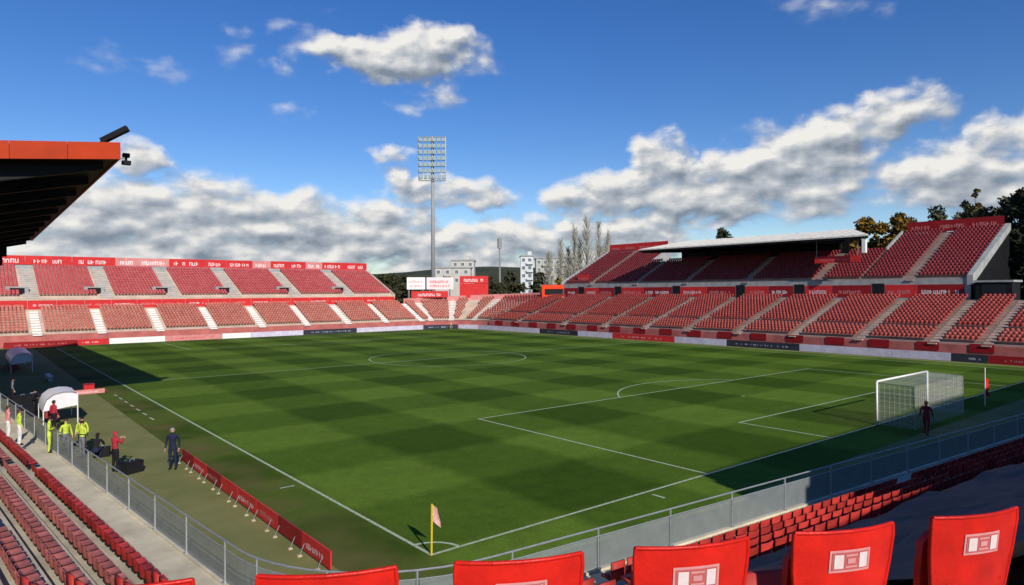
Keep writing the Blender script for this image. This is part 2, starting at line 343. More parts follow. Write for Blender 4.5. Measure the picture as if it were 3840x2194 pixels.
def arc(name, cx, cy, r, a0, a1, n=40, z=LZ):
    m = MB(); rows = []
    for i in range(n + 1):
        t = a0 + (a1 - a0) * i / n; rows.append([(cx + (r - LW) * math.cos(t), cy + (r - LW) * math.sin(t), z), (cx + (r + LW) * math.cos(t), cy + (r + LW) * math.sin(t), z)])
    m.grid([[q[1], q[0]] for q in rows]); return m.build(name, M_LINE, pitch)
Z2 = LZ + 0.003
seg('touch_line', 0, -.06, 0, 100.06); seg('touch_line', 68, -.06, 68, 100.06)
seg('goal_line', 0.06, 0, 67.94, 0); seg('goal_line', 0.06, 100, 67.94, 100)
seg('halfway_line', 0.06, 50, 67.94, 50, Z2); arc('centre_circle', 34, 50, 9.15, 0, 2 * math.pi, 72, Z2 + .003)
for y, s in ((0, 1), (100, -1)):
    seg('penalty_area_line', 13.84, y + s * .06, 13.84, y + s * 16.44); seg('penalty_area_line', 54.16, y + s * .06, 54.16, y + s * 16.44); seg('penalty_area_line', 13.78, y + s * 16.5, 54.22, y + s * 16.5)
    seg('goal_area_line', 24.84, y + s * .06, 24.84, y + s * 5.44); seg('goal_area_line', 43.16, y + s * .06, 43.16, y + s * 5.44); seg('goal_area_line', 24.78, y + s * 5.5, 43.22, y + s * 5.5)
    a = math.asin(5.5 / 9.15); arc('penalty_arc', 34, y + s * 11, 9.15, s * a, s * (math.pi - a), 30, Z2)
    m = MB(); m.tube((34, y + s * 11, LZ - .002), (34, y + s * 11, LZ + .001), .12, n=12); m.build('penalty_spot', M_LINE, pitch)
for x, y, a0 in ((0, 0, 0), (68, 0, 90), (68, 100, 180), (0, 100, 270)): arc('corner_arc', x, y, 1.0, R(a0), R(a0 + 90), 12, Z2)
seg('restart_mark', -.95, 9.75, -.35, 9.75); seg('restart_mark', 9.75, -.95, 9.75, -.35)
for k in range(7): seg('technical_area_dash', -1.55, 29.4 + k * 2.1, -1.6, 30.4 + k * 2.1)
seg('technical_area_dash', -1.6, 46, -3.6, 46)

# ------------------------------------------------------------------ near bowl: rows swept round the pitch corner
C0 = Vector((-1.0, 0.0)); R0 = 4.75
PL, PR_ = R(185.1), R(265.5)
nL = Vector((math.cos(PL), math.sin(PL))); nR = Vector((math.cos(PR_), math.sin(PR_)))
dL = Vector((-0.0889, 0.9960)); dR = Vector((0.9969, -0.0785))
SL, SR = 88.0, 76.0
def sweep(o, nl=2, nr=2, na=22):
    pts = [C0 + nL * (R0 + o) + dL * (SL * (nl - 1 - i) / (nl - 1)) for i in range(nl)]
    for i in range(1, na):
        t = PL + (PR_ - PL) * i / na; pts.append(C0 + Vector((math.cos(t), math.sin(t))) * (R0 + o))
    pts += [C0 + nR * (R0 + o) + dR * (SR * i / (nr - 1)) for i in range(nr)]
    return pts
NROW = 14
def row_o(k): return 1.1 + 0.86 * (k - 1)
def row_z(k): return 0.6 + 0.25 * k + 0.01 * k * (k + 1)
bowl = empty('corner_stand', (-4.4, -3.2, 0), 'concrete terraces curving round the near corner of the pitch, seats on their steps', 'stand')
def band_strip(profile, name, m, parent):
    """profile: list of (offset, z); swept along the stand"""
    cols = [[(p.x, p.y, z) for p in sweep(o)] for o, z in profile]
    mb = MB(); mb.grid(cols); return local(parent, mb).build(name, m, parent)
band_strip([(-.12, -.02), (-.12, .66), (.06, .66), (.06, .6), (1.1, .6)], 'walkway', M_WALK, bowl)
for k in range(1, NROW + 1):
    z0, z1 = row_z(k - 1), row_z(k); o = row_o(k)
    band_strip([(o, z0), (o, z1 - .07), (o - .03, z1 - .07), (o - .03, z1), (o + .86, z1)], 'terrace_step', M_CONC, bowl)
zt = row_z(NROW)
band_strip([(row_o(NROW + 1), zt), (17.0, zt), (17.0, zt + .95), (17.2, zt + .95), (17.2, -.02)], 'rear_gangway', M_CONCG, bowl)

# stand behind the near goal (behind the camera on the right): its shade falls on the goal line
ups = empty('goal_end_stand', (30, -24, 0), 'tall upper stand behind the near goal', 'stand')
def upper_block(x0, x1, yf, zf, yb, zb, name):
    mb = MB(); n = max(2, int((yf - yb) / .8)); dy = (yf - yb) / n; dz = (zb - zf) / n
    pr = [(yf, 0), (yf, zf)]
    for i in range(n): pr += [(yf - dy * i, zf + dz * (i + 1)), (yf - dy * (i + 1), zf + dz * (i + 1))]
    pr += [(yb, zb + 1.0), (yb - .2, zb + 1.0), (yb - .2, 0)]
    mb.grid([[(x0, y, z) for y, z in pr], [(x1, y, z) for y, z in pr]])
    for x in (x0, x1):
        for i in range(len(pr) - 1): mb.quad((x, pr[i][0], 0), (x, pr[i + 1][0], 0), (x, pr[i + 1][0], pr[i + 1][1]), (x, pr[i][0], pr[i][1]))
    local(ups, mb).build(name, M_CONCG, ups)
upper_block(6.0, 74, -23.2, 9.0, -26.5, 14.0, 'upper_tier')
upper_block(-6.8, 5.99, -22.6, 8.9, -25.0, 9.9, 'shade_block')  # unseen block, added to throw shade on the rows before the camera

# fence round the bowl
fence = empty('perimeter_fence', (-4.4, -2.9, .6), 'grey steel fence with mesh panels round the near corner of the pitch', 'fence')
def along(sv, o=0.0):
    """point, outward normal and tangent at arc length sv (0 = start of the corner arc, negative = main stand side)"""
    AL = R0 * (PR_ - PL)
    if sv < 0: return C0 + nL * (R0 + o) + dL * (-sv), nL, -dL
    if sv > AL: return C0 + nR * (R0 + o) + dR * (sv - AL), nR, dR
    t = PL + sv / R0; n = Vector((math.cos(t), math.sin(t))); return C0 + n * (R0 + o), n, Vector((-n.y, n.x))
AL = R0 * (PR_ - PL)
NPL, NPR = 16, 26
svs = [-.75 - 2.7 * i for i in range(NPL - 1, -1, -1)] + [.9, 2.9, 4.9] + [AL + .6 + 2.7 * i for i in range(NPR)]
for i, s in enumerate(svs):
    p, n, t = along(s)
    mb = MB(); mb.tube((p.x, p.y, .60), (p.x, p.y, 1.70), .03, n=6); mb.obox((p.x, p.y, .675), (.07, 0, 0), (0, .07, 0), (0, 0, .012)); local(fence, mb).build('post', M_STEEL, fence)
    if i:
        s0 = svs[i - 1]; rows = []
        for j in range(5):
            q, _, _ = along(s0 + (s - s0) * (.02 + .96 * j / 4)); rows.append(q)
        mb = MB(); mb.grid([[(q.x, q.y, .70) for q in rows], [(q.x, q.y, 1.50) for q in rows]]); local(fence, mb).build('mesh_panel', M_FENCE, fence)
        for zz, rr in ((1.70, .024), (1.50, .014)):
            mb = MB()
            for j in range(4):
                a = along(s0 + (s - s0) * j / 4)[0]; b = along(s0 + (s - s0) * (j + 1) / 4)[0]; mb.tube((a.x, a.y, zz), (b.x, b.y, zz), rr, n=6)
            local(fence, mb).build('rail', M_STEEL, fence)

# ------------------------------------------------------------------ seats
def seat_meshes(matl, zs=1.0):
    """local frame: faces +y, origin on the tread under the back; tip-up seat folded"""
    mb = MB(); cols = 7; W2 = .205
    levels = [(.30, .62, -.00), (.36, .70, .005), (.50, .86, -.005), (.66, .97, -.022), (.76, 1.0, -.034), (.80, .985, -.036)]
    def pt(u, lev, th):
        z, w, y = lev; x = W2 * w * u; c = .035 * (u * u); return (x, y + c + th, z * zs)
    us = [-1, -.8, -.45, 0, .45, .8, 1]
    for th, rev in ((0.0, False), (.016, True)):
        g = [[pt(u, l, th) for u in us] for l in levels]; mb.grid(g if rev else [list(reversed(r)) for r in g])
    loop0 = [pt(u, levels[0], 0) for u in us] + [pt(1, l, 0) for l in levels[1:]] + [pt(u, levels[-1], 0) for u in reversed(us[:-1])] + [pt(-1, l, 0) for l in reversed(levels[1:-1])]
    loop1 = [(x, y + .016, z) for x, y, z in loop0]; mb.grid([loop0, loop1], close=True)
    if zs == 1.0:
        for i in range(len(loop0)): mb.tube(loop0[i], loop0[(i + 1) % len(loop0)], .007, n=5, cap=False)
        for z in (.46, .54): mb.tube((-.13, .012, z), (.13, .012, z), .009, n=5)
    back = mb.mesh('backrest', matl, True)
    mb = MB(); g0 = []; g1 = []
    for i, z in enumerate((.34, .40, .55, .68, .72)):
        w = (.15, .175, .185, .18, .15)[i]; z *= zs; g0.append([(w * u, .095 + .02 * (1 - u * u) - .010 * i, z) for u in (-1, -.6, 0, .6, 1)]); g1.append([(w * u, .125 + .02 * (1 - u * u) - .010 * i, z) for u in (-1, -.6, 0, .6, 1)])
    mb.grid([list(reversed(r)) for r in g0]); mb.grid(g1)
    l0 = g0[0] + [r[-1] for r in g0[1:]] + list(reversed(g0[-1][:-1])) + [r[0] for r in reversed(g0[1:-1])]
    l1 = g1[0] + [r[-1] for r in g1[1:]] + list(reversed(g1[-1][:-1])) + [r[0] for r in reversed(g1[1:-1])]
    mb.grid([l0, l1], close=True)
    pan = mb.mesh('seat_pan', matl, True)
    mb = MB()
    for x in (-.15, .15): mb.box(x - .015, x + .015, .02, .10, .30 * zs, .36 * zs); mb.box(x - .015, x + .015, .03, .06, 0, .30 * zs)
    mb.box(-.17, .17, .03, .06, .30 * zs, .33 * zs); return back, pan, mb.mesh('seat_bracket', M_DARK)
def low_seat_meshes(matl):
    mb = MB(); g = []
    for z, w, y in ((.22, .17, .0), (.32, .20, -.01), (.46, .205, -.03), (.50, .19, -.034)): g.append([(w * u, y + .03 * u * u, z) for u in (-1, -.5, 0, .5, 1)])
    mb.grid([list(reversed(q)) for q in g]); mb.grid([[(x, y + .016, z) for x, y, z in q] for q in g])
    mb.quad(g[-1][0], g[-1][4], (g[-1][4][0], g[-1][4][1] + .016, .50), (g[-1][0][0], g[-1][0][1] + .016, .50)); back = mb.mesh('backrest', matl, True)
    mb = MB(); rows = []
    for y, w, z in ((.02, .17, .24), (.08, .20, .225), (.25, .21, .22), (.40, .20, .235), (.43, .18, .21)): rows.append([(w * u, y, z + .02 * u * u) for u in (-1, -.5, 0, .5, 1)])
    mb.grid(rows); mb.grid([[(x, y, z - .02) for x, y, z in reversed(q)] for q in rows]); pan = mb.mesh('seat_pan', matl, True)
    mb = MB(); mb.box(-.15, .15, .10, .14, 0, .20); mb.box(-.17, .17, .08, .36, .185, .199); return back, pan, mb.mesh('seat_bracket', M_DARK)
FGM = seat_meshes(M_SEAT); NRM = seat_meshes(M_SEATN, .85); NRF = low_seat_meshes(M_SEATN); NRL = low_seat_meshes(M_SEATL)
# badge printed on the back of the foreground seats
def badge_meshes():
    # flat print that follows the curve of the back: u along width (camera side is -y)
    def strip(x0, x1, z0, z1, pr):
        mb = MB(); n = 4; top = []; bot = []
        for i in range(n + 1):
            x = x0 + (x1 - x0) * i / n
            def yy(z): 
                t = (z - .66) / .10; base = -.022 - .012 * t if z >= .66 else -.005 - .017 * ((z - .50) / .16)
                return base + .035 * (x / .203) ** 2 - pr
            bot.append((x, yy(z0), z0)); top.append((x, yy(z1), z1))
        mb.grid([list(reversed(bot)), list(reversed(top))]) ; return mb
    a = strip(-.082, .082, .655, .735, .0025); b = strip(-.074, .074, .663, .727, .004); c = []
    for x0, x1, z0, z1 in ((-.066, -.030, .670, .720), (.034, .068, .668, .722)): c.append(strip(x0, x1, z0, z1, .0055))
    d = MB()
    for x0, x1, z0, z1 in ((-.022, .026, .712, .719), (-.022, .026, .671, .678), (-.014, .018, .686, .704)):
        e = strip(x0, x1, z0, z1, .0055); d.add(e.v, e.f)
    return a, b, c, d
ba, bb, bc, bdd = badge_meshes()
M_BADGE = mat('badge_pale', (0.62, 0.28, 0.26), 0.5, 0.1, 30); M_BADGER = mat('badge_red', (0.50, 0.11, 0.10), 0.5, 0.1, 30); M_BADGEW = mat('badge_white', (0.70, 0.58, 0.54), 0.5, 0.08, 30)
me_ba = ba.mesh('badge', M_BADGE); me_bb = bb.mesh('badge_field', M_BADGER); me_bc = [x.mesh('badge_square', M_BADGEW) for x in bc]; me_bd = bdd.mesh('badge_mark', M_BADGE)
def put_seat(meshes, p, z, n, label, cat, group, name='stadium_seat', badge=False):
    rz = math.atan2(-n.y, -n.x) - math.pi / 2
    o = empty(name, (p.x, p.y, z), label, cat, group, rz)
    link('backrest', meshes[0], o); link('seat_pan', meshes[1], o); link('seat_bracket', meshes[2], o)
    if badge:
        b = link('badge', me_ba, o); link('badge_field', me_bb, b)
        for x in me_bc: link('badge_square', x, b)
        link('badge_mark', me_bd, b)
    return o
FG_LABELS = {-2: 'leftmost red seat back at the bottom edge of the picture, only its top showing', -1: 'red seat back second from the left at the bottom edge, below the corner flag',
             0: 'red foreground seat back third from the left, with a badge cut by the bottom edge'}
FG = []
for i in range(-4, 9):
    t = R(241.4 + 1.89 * (i - 2) + 3.78); n = Vector((math.cos(t), math.sin(t))); FG.append((i, C0 + n * 17.79, n))
FGL = {-2: 'leftmost red seat back at the bottom edge, only the top of it showing', -1: 'red seat back below the corner flag, second from the left at the bottom edge',
       0: 'red foreground seat back just right of the corner flag, third from the left', 1: 'red foreground seat with white badge, third from the right at the bottom edge',
       2: 'red foreground seat with white badge, second from the right', 3: 'rightmost red foreground seat, white badge in full view'}
for i, p, n in FG:
    put_seat(FGM, p, zt + .012, n, FGL.get(i, 'red seat of the foreground row beyond the picture edge'), 'seat', 'red seats of the foreground row', badge=True)

def proj(x, y, z):
    q = np.array([x, y, z]) - CAM; d = q @ CD
    if d < .3: return None
    return 0.5 + 0.66511 * (q @ CR) / d, 0.5 - 0.66511 * (q @ CU) / d * 1024 / 585, d
cand = []
for k in range(1, NROW):
    o = row_o(k) + .72; z = row_z(k); rad = R0 + o; al = rad * (PR_ - PL); s = -62.0
    end = al + 58
    while s < end:
        if s < 0: p = C0 + nL * rad + dL * (-s); n = nL
        elif s > al: p = C0 + nR * rad + dR * (s - al); n = nR
        else: t = PL + s / rad; n = Vector((math.cos(t), math.sin(t))); p = C0 + n * rad
        gap = (s < 0 and (-s) % 16.5 > 15.3) or (s > al and (s - al - 2.0) % 14.0 > 12.8) or (0 <= s <= al and abs(s / al - .5) < .6 / al * 1.0)
        if 5 <= k <= 13 and s > al * .80: gap = True            # replaced by the dark sheet
        if not gap: cand.append((k, s, p, n, z))
        s += .5
SEATS_FAR = []          # (x, y, z, nx, ny) of every seat that is only one of a mass
def score(c):
    q = proj(c[2].x, c[2].y, c[4] + .7)
    if q is None or not (-.02 < q[0] < 1.02 and q[1] < .985): return 1e9
    u, v, d = q
    if v > .012 + float(np.interp(u, [.05, .33, .51, .67, .82, .94], [.985, .977, .955, .935, .906, .876])): return 1e6 + d
    return d
cand.sort(key=score)
for i, c in enumerate(cand):
    k, s, p, n, z = c; sc = score(c)
    if i < 287 and sc < 1e5:
        if s < 0: lb, gp = 'bleached red terrace seat beside the touchline, in the %s row from the walkway' % ORD[k - 1], 'seats beside the touchline, row %d' % k
        else: lb, gp = 'red seat behind the near goal line fence, in the %s row up from it' % ORD[k - 1], 'seats behind the near goal line, row %d' % k
        low = s < (R0 + row_o(k)) * (PR_ - PL) * .45
        put_seat(NRM if not low else (NRF if k == 1 else NRL), p - n * (.12 if low else 0), z, n, lb, 'seat', gp)
    else: SEATS_FAR.append((p.x, p.y, z, n.x, n.y))

# dark sheet added to deepen the shade on rows behind the near goal line
sheet_mb = MB(); tr_ = random.Random(4); rows = []
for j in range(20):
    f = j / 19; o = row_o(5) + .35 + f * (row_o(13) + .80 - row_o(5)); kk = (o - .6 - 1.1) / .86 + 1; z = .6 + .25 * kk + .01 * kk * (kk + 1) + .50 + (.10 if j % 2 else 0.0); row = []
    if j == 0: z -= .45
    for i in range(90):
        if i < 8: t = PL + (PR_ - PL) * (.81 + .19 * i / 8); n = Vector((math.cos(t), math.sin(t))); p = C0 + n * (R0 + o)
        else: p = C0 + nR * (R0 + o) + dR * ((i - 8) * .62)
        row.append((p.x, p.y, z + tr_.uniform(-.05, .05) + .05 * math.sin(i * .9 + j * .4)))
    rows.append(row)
sheet_mb.grid(rows)
M_SHEET = mat('navy_shade_sheet', (0.020, 0.027, 0.044), .6, .5, 1.2, .5, 5, spec=.25)
o_ = sheet_mb.build('shade_sheet', M_SHEET, None, True); tag(o_, 'dark sheet added for shade over the rows between the lit red seats and the foreground', 'shade_sheet')

# ------------------------------------------------------------------ far stands
def tier(parent, O, A, B, L, rows, w, z0, rise, stairs, sw, name_step, mstep, mstair, seat_from=0, skip=(), seats=True, sp=.5):
    O, A, B = Vector(O), Vector(A), Vector(B)
    for k in range(rows):
        b0 = k * w; z = z0 + rise * (k + 1)
        c = O + A * (L / 2) + B * (b0 + w / 2); mb = MB()
        mb.obox((c.x, c.y, z - rise / 2 - .02), (A.x * L / 2, A.y * L / 2, 0), (B.x * w / 2, B.y * w / 2, 0), (0, 0, rise / 2 + .02))
        local(parent, mb).build(name_step, mstep, parent)
        if k in skip or not seats: continue
        s = .3
        while s < L - .3:
            if all(abs(s - a) > sw / 2 + .25 for a in stairs):
                q = O + A * s + B * (b0 + w * .80); SEATS_FAR.append((q.x, q.y, z, B.x, B.y))
            s += sp
    for a in stairs:
        mb = MB()
        for k in range(rows):
            z = z0 + rise * (k + 1); c = O + A * a + B * (k * w)
            mb.obox((c.x - B.x * w * .27, c.y - B.y * w * .27, z - rise * .75 + .012), (A.x * sw / 2, A.y * sw / 2, 0), (B.x * w * .25, B.y * w * .25, 0), (0, 0, rise * .25))
            c = O + A * a + B * (k * w + w * .5)
            mb.obox((c.x, c.y, z + .012), (A.x * sw / 2, A.y * sw / 2, 0), (B.x * w * .45, B.y * w * .45, 0), (0, 0, .012))
        local(parent, mb).build('stairway', mstair, parent)

def panel(parent, name, o, a, n, w, h, base, ink=None, r=None, lines=1, th=.08, dens=.9, mg=.12):
    """a board: o lower left corner (seen from the front), a along, n outward front normal"""
    o, a, n = Vector(o), Vector(a), Vector(n); c = o + a * (w / 2) - n * (th / 2) + Vector((0, 0, h / 2)); mb = MB()
    mb.obox(c, a * (w / 2), n * (th / 2), (0, 0, h / 2), 0)
    if parent is not None: ob = local(parent, mb).build(name, base, parent)
    else: ob = mb.build(name, base)
    if ink is not None:
        t = MB(); lh = h * (1 - 2 * mg) / lines
        for i in range(lines):
            ww = w * r.uniform(.62, .86); bars(t, o + a * ((w - ww) / 2) + Vector((0, 0, h * mg + lh * (lines - 1 - i) + lh * .08)), a, n, ww, lh * .62, r, dens=dens)
        if t.v:
            if parent is not None: local(parent, t)
            tag(t.build('lettering', ink, ob), kind='stuff')
    return ob

# --- end stand beyond the far goal line (left of the picture)
far = empty('far_end_stand', (28, 106, 0), 'sunlit two tier stand with pink seats behind the far goal line', 'stand')
st_low = [-1.9 + 8.25 * i + 14 for i in range(9)]
tier(far, (-14, 105.2), (1, 0), (0, 1), 78.5, 10, .79, 1.6, .36, [s for s in st_low], 1.15, 'terrace_step', M_CONCF, M_WHITE)
st_up = [14 - 12.6, 14 - 2.0, 14 + 8.5, 14 + 18.8, 14 + 29.4, 14 + 40.8, 14 + 52.4]
tier(far, (-14, 114.2), (1, 0), (0, 1), 76.4, 15, .80, 7.0, .34, st_up, 2.0, 'terrace_step', M_CONCF, M_CONCG)
mb = MB(); mb.box(-14, 64.5, 105.0, 105.16, 0, 1.75); local(far, mb).build('front_wall', M_FWALL, far)
mb = MB(); mb.box(-14, 62.4, 113.3, 114.18, 5.0, 7.05); local(far, mb).build('gallery_wall', M_CONCF, far)
mb = MB(); mb.box(-14, 62.4, 126.25, 126.5, 5, 12.75); local(far, mb).build('back_wall', M_CONCG, far)
mb = MB(); mb.add([(62.43, 114.0, 6.2), (62.43, 126.3, 11.6), (62.43, 126.3, 12.6), (62.43, 114.0, 7.3), (62.9, 114.0, 6.2), (62.9, 126.3, 11.6), (62.9, 126.3, 12.6), (62.9, 114.0, 7.3)], [(0,1,2,3),(7,6,5,4),(3,2,6,7),(0,3,7,4),(0,4,5,1),(1,5,6,2)]); local(far, mb).build('end_parapet', M_CONCF, far)
mb = MB(); mb.add([(62.5, 114.2, 0), (62.5, 126.3, 0), (62.5, 126.3, 11.55), (62.5, 114.2, 6.15)], [(0, 1, 2, 3)]); local(far, mb).build('end_wall', M_CONCG, far)
r = random.Random(3); x = -14
while x < 62:
    w = r.choice((3.8, 5.2, 6.8, 8.0)); w = min(w, 62.4 - x); b, ink = r.choice(((M_RED, M_PALE), (M_RED, M_PALE), (M_PINK, M_WHITE)))
    panel(far, 'top_banner', (x + .02, 126.2, 12.85), (1, 0, 0), (0, -1, 0), w - .04, 1.55, b, ink, r); x += w
for i in range(20):
    panel(far, 'gallery_banner', (-14 + i * 3.82 + .02, 113.28, 5.35), (1, 0, 0), (0, -1, 0), 3.78, 1.42, M_RED, M_PINK if i % 3 else M_PALE, r, mg=.3)
mb = MB()
for i in range(52): mb.tube((-13 + i * 1.5, 126.35, 12.7), (-13 + i * 1.5, 126.35, 12.9), .04, n=4)
tag(local(far, mb).build('banner_rail', M_STEEL, far), kind='stuff')
for s in st_up:
    x = -14 + s - 1.7
    mb = MB(); mb.box(x - 1.5, x + 1.5, 115.8, 118.4, 7.2, 8.95); v = local(far, mb).build('vomitory', M_CONCG, far)
    mb = MB(); mb.box(x - .95, x + .95, 115.72, 115.79, 7.5, 8.75); local(far, mb).build('opening', M_BLACK, v)

# --- rounded corner between the far stands
crn = empty('far_corner_stand', (76, 107, 0), 'curved lower terrace in the far corner under the white and red signs', 'stand')
CC = Vector((64.5, 95.2)); NR_C = 12
def corner_pt(t, f):            # t 0..1 from end stand to side stand, f 0..1 front to back
    a = math.pi / 2 * (1 - t); rr = 10.0 + f * (7.9 + (14.0 - 7.9) * t); return CC + Vector((math.cos(a), math.sin(a))) * rr, a
def corner_z(t, f): return 1.6 + f * (3.6 + 1.15 * t)
for k in range(NR_C):
    f0, f1 = k / NR_C, (k + 1) / NR_C; g = [[], [], []]
    for i in range(17):
        t = i / 16; a, _ = corner_pt(t, f0); b, _ = corner_pt(t, f1); z0, z1 = corner_z(t, f0), corner_z(t, f1)
        g[0].append((a.x, a.y, z0 - .03)); g[1].append((a.x, a.y, z1)); g[2].append((b.x, b.y, z1))
    mb = MB(); mb.grid(g); local(crn, mb).build('terrace_step', M_CONCF, crn)
    for t in np.arange(.02, .99, .5 / (16 + 9 * (k / NR_C)) ):
        if min(abs(t - q) for q in (.12, .40, .72)) < .035: continue
        if abs(t - .56) < .05: continue
        p, a = corner_pt(float(t), f0 + .8 / NR_C); SEATS_FAR.append((p.x, p.y, corner_z(float(t), f1), math.cos(a), math.sin(a)))
for t in (.12, .40, .72):
    mb = MB()
    for k in range(NR_C):
        p, a = corner_pt(t, (k + .5) / NR_C); n = Vector((math.cos(a), math.sin(a), 0)); tt = Vector((-n.y, n.x, 0)); z = corner_z(t, (k + 1) / NR_C)
        mb.obox((p.x, p.y, z + .01), n * .36, tt * .6, (0, 0, .015)); q = p - n.xy * .48
        mb.obox((q.x, q.y, z - .20), n * .14, tt * .6, (0, 0, .06))
    local(crn, mb).build('stairway', M_WHITE, crn)
g = [[], []]
for i in range(17):
    p, _ = corner_pt(i / 16, 0); g[0].append((p.x, p.y, 0)); g[1].append((p.x, p.y, 1.75))
mb = MB(); mb.grid(g); local(crn, mb).build('front_wall', M_FWALL, crn)
g = [[], [], []]
for i in range(17):
    t = i / 16; p, a = corner_pt(t, 1.0); q = p + Vector((math.cos(a), math.sin(a))) * .2; z = corner_z(t, 1) + 1.1; g[0].append((p.x, p.y, 0)); g[1].append((p.x, p.y, z)); g[2].append((q.x, q.y, z))
mb = MB(); mb.grid(g); local(crn, mb).build('back_wall', M_PINK, crn)

# --- side stand along the far touchline (right of the picture)
side = empty('side_stand', (82, 45, 0), 'long two tier stand with red seats and a pale roof along the far touchline', 'stand')
YS0, YS1 = -6.0, 95.0
st_r = [7.2, 12.4, 20.5, 29.0, 37.2, 45.6, 54.0, 62.6, 72.6, 86.0]
tier(side, (74.4, YS0), (0, 1), (1, 0), YS1 - YS0, 17, .80, 1.6, .28, [s - YS0 for s in st_r], .95, 'terrace_step', M_CONCR, M_CONCF, skip=(4,))
mb = MB(); mb.box(74.2, 74.38, YS0, YS1, 0, 1.7); local(side, mb).build('front_wall', M_FWALL, side)
for i in range(19):
    y = -4 + i * 5.25; mb = MB(); mb.box(74.12, 74.18, y, y + 2.3, .95, 1.85); local(side, mb).build('gate_panel', M_DRED, side)
mb = MB(); mb.box(88.02, 90.0, YS0, 92, 5.0, 6.37); local(side, mb).build('gangway', M_CONCG, side)
mb = MB(); mb.box(89.75, 89.95, 13.4, 90, 6.38, 9.15); local(side, mb).build('gallery_wall', M_CONCG, side)
YU0, YU1 = 13.8, 89.5
for y0, y1, nr, sts in ((13.8, 27.2, 18, (20.6,)), (27.2, 72.6, 11, (33.5, 45.5, 57.5, 69.0)), (72.6, 89.5, 18, (81.0,))):
    tier(side, (90.0, y0), (0, 1), (1, 0), y1 - y0, nr, .82, 8.9, .405, [q - y0 for q in sts], 1.0, 'terrace_step', M_CONCR, M_CONCR)
    xb = 90 + nr * .82; mb = MB(); mb.box(xb + .02, xb + .25, y0, y1, 0, 8.9 + nr * .405 + .2); local(side, mb).build('back_wall', M_CONCG, side)
r = random.Random(11)
y = 14.0; i = 0
while y < 88:
    w = r.choice((4.2, 5.6, 6.6)); sk = r.random()
    b, ink = ((M_RED, M_PALE), (M_DRED, M_PINK), (M_RED, M_PINK), (M_DRED, M_WHITE))[(i * 7 + 3) % 4]
    panel(side, 'gallery_banner', (89.7, y + w, 6.65), (0, -1, 0), (-1, 0, 0), w - .1, 1.75, b, ink, r, mg=.25); y += w; i += 1
    if i % 2 == 0:
        mb = MB(); mb.box(89.68, 89.74, y + .1, y + 1.7, 6.4, 8.6); local(side, mb).build('opening', M_BLACK, side); y += 1.8
for y0, y1 in ((13.8, 26.6), (73.0, 89.5)):
    n = max(2, round((y1 - y0) / 4.3)); w = (y1 - y0) / n
    for i in range(n): panel(side, 'top_banner', (104.7, y0 + w * (i + 1) - .02, 16.45), (0, -1, 0), (-1, 0, 0), w - .04, 1.75, M_DRED if y0 < 20 else M_RED, M_PINK, r, mg=.25)
# sloped parapet at the near end and dark netting under it
SHEAR = [0.0, 0.0]
def slab(y0, y1, pts):
    n = len(pts); f = lambda y: -SHEAR[0] * (y - SHEAR[1]); vs = [(x, y0, z + f(y0)) for x, z in pts] + [(x, y1, z + f(y1)) for x, z in pts]
    return vs, [tuple(range(n)), tuple(reversed(range(n, 2 * n)))] + [(i, n + i, n + (i + 1) % n, (i + 1) % n) for i in range(n)]
mb = MB(); mb.add(*slab(13.1, 13.78, [(89.6, 8.3), (105.1, 16.1), (105.1, 17.1), (89.6, 9.6)])); local(side, mb).build('end_parapet', M_CONCG, side)
mb = MB(); mb.add(*slab(13.25, 13.5, [(90.2, 6.4), (105.0, 6.4), (105.0, 16.0), (90.2, 8.55)])); local(side, mb).build('end_netting', M_DARK, side)
for ya, yb in ((27.22, 27.5), (72.3, 72.58)):
    mb = MB(); mb.add(*slab(ya, yb, [(99.0, 13.2), (104.9, 16.1), (104.9, 17.0), (99.0, 14.1)])); local(side, mb).build('block_parapet', M_CONCG, side)
    mb = MB(); mb.add(*slab(ya + .05, yb - .05, [(99.3, 6.4), (104.7, 6.4), (104.7, 16.0), (99.3, 13.3)])); local(side, mb).build('block_wall', M_CONCG, side)
mb = MB(); mb.add(*slab(89.52, 89.9, [(89.6, 8.3), (105.1, 16.1), (105.1, 17.1), (89.6, 9.6)])); local(side, mb).build('end_parapet', M_CONCG, side)
# roof
RY0, RY1 = 24.8, 66.0
def rr_(x): return 15.2 + (x - 87.0) * .150
def ry0(x): return RY0 + (x - 87.0) * .60            # the near end of the roof is cut at a slant
def roof_slab(y1, x0, x1, d0, d1, in0=0.0):
    vs = [(x, y, rr_(x) + d) for d in (d0, d1) for x, y in ((x0, ry0(x0) + in0), (x1, ry0(x1) + in0), (x1, y1), (x0, y1))]
    return vs, [(0,3,2,1),(4,5,6,7),(0,1,5,4),(1,2,6,5),(2,3,7,6),(3,0,4,7)]
mb = MB(); mb.add(*roof_slab(RY1, 87.0, 101.0, 0, .2)); roof = local(side, mb).build('roof', M_ROOF, side)
for i in range(28):
    y = RY0 + .4 + i * 1.49; x1 = min(101.0, 87.0 + (y - RY0) / .60); mb = MB()
    mb.add([(87.0, y, rr_(87) + .202), (x1, y, rr_(x1) + .202), (x1, y + .07, rr_(x1) + .202), (87.0, y + .07, rr_(87) + .202), (87.0, y, rr_(87) + .25), (x1, y, rr_(x1) + .25), (x1, y + .07, rr_(x1) + .25), (87.0, y + .07, rr_(87) + .25)], [(0,3,2,1),(4,5,6,7),(0,1,5,4),(1,2,6,5),(2,3,7,6),(3,0,4,7)]); local(side, mb).build('roof_seam', M_ROOF, roof)
mb = MB(); mb.add(*roof_slab(RY1 - .02, 87.1, 100.9, -.3, -.004, .02)); local(side, mb).build('soffit', M_DARK, roof)
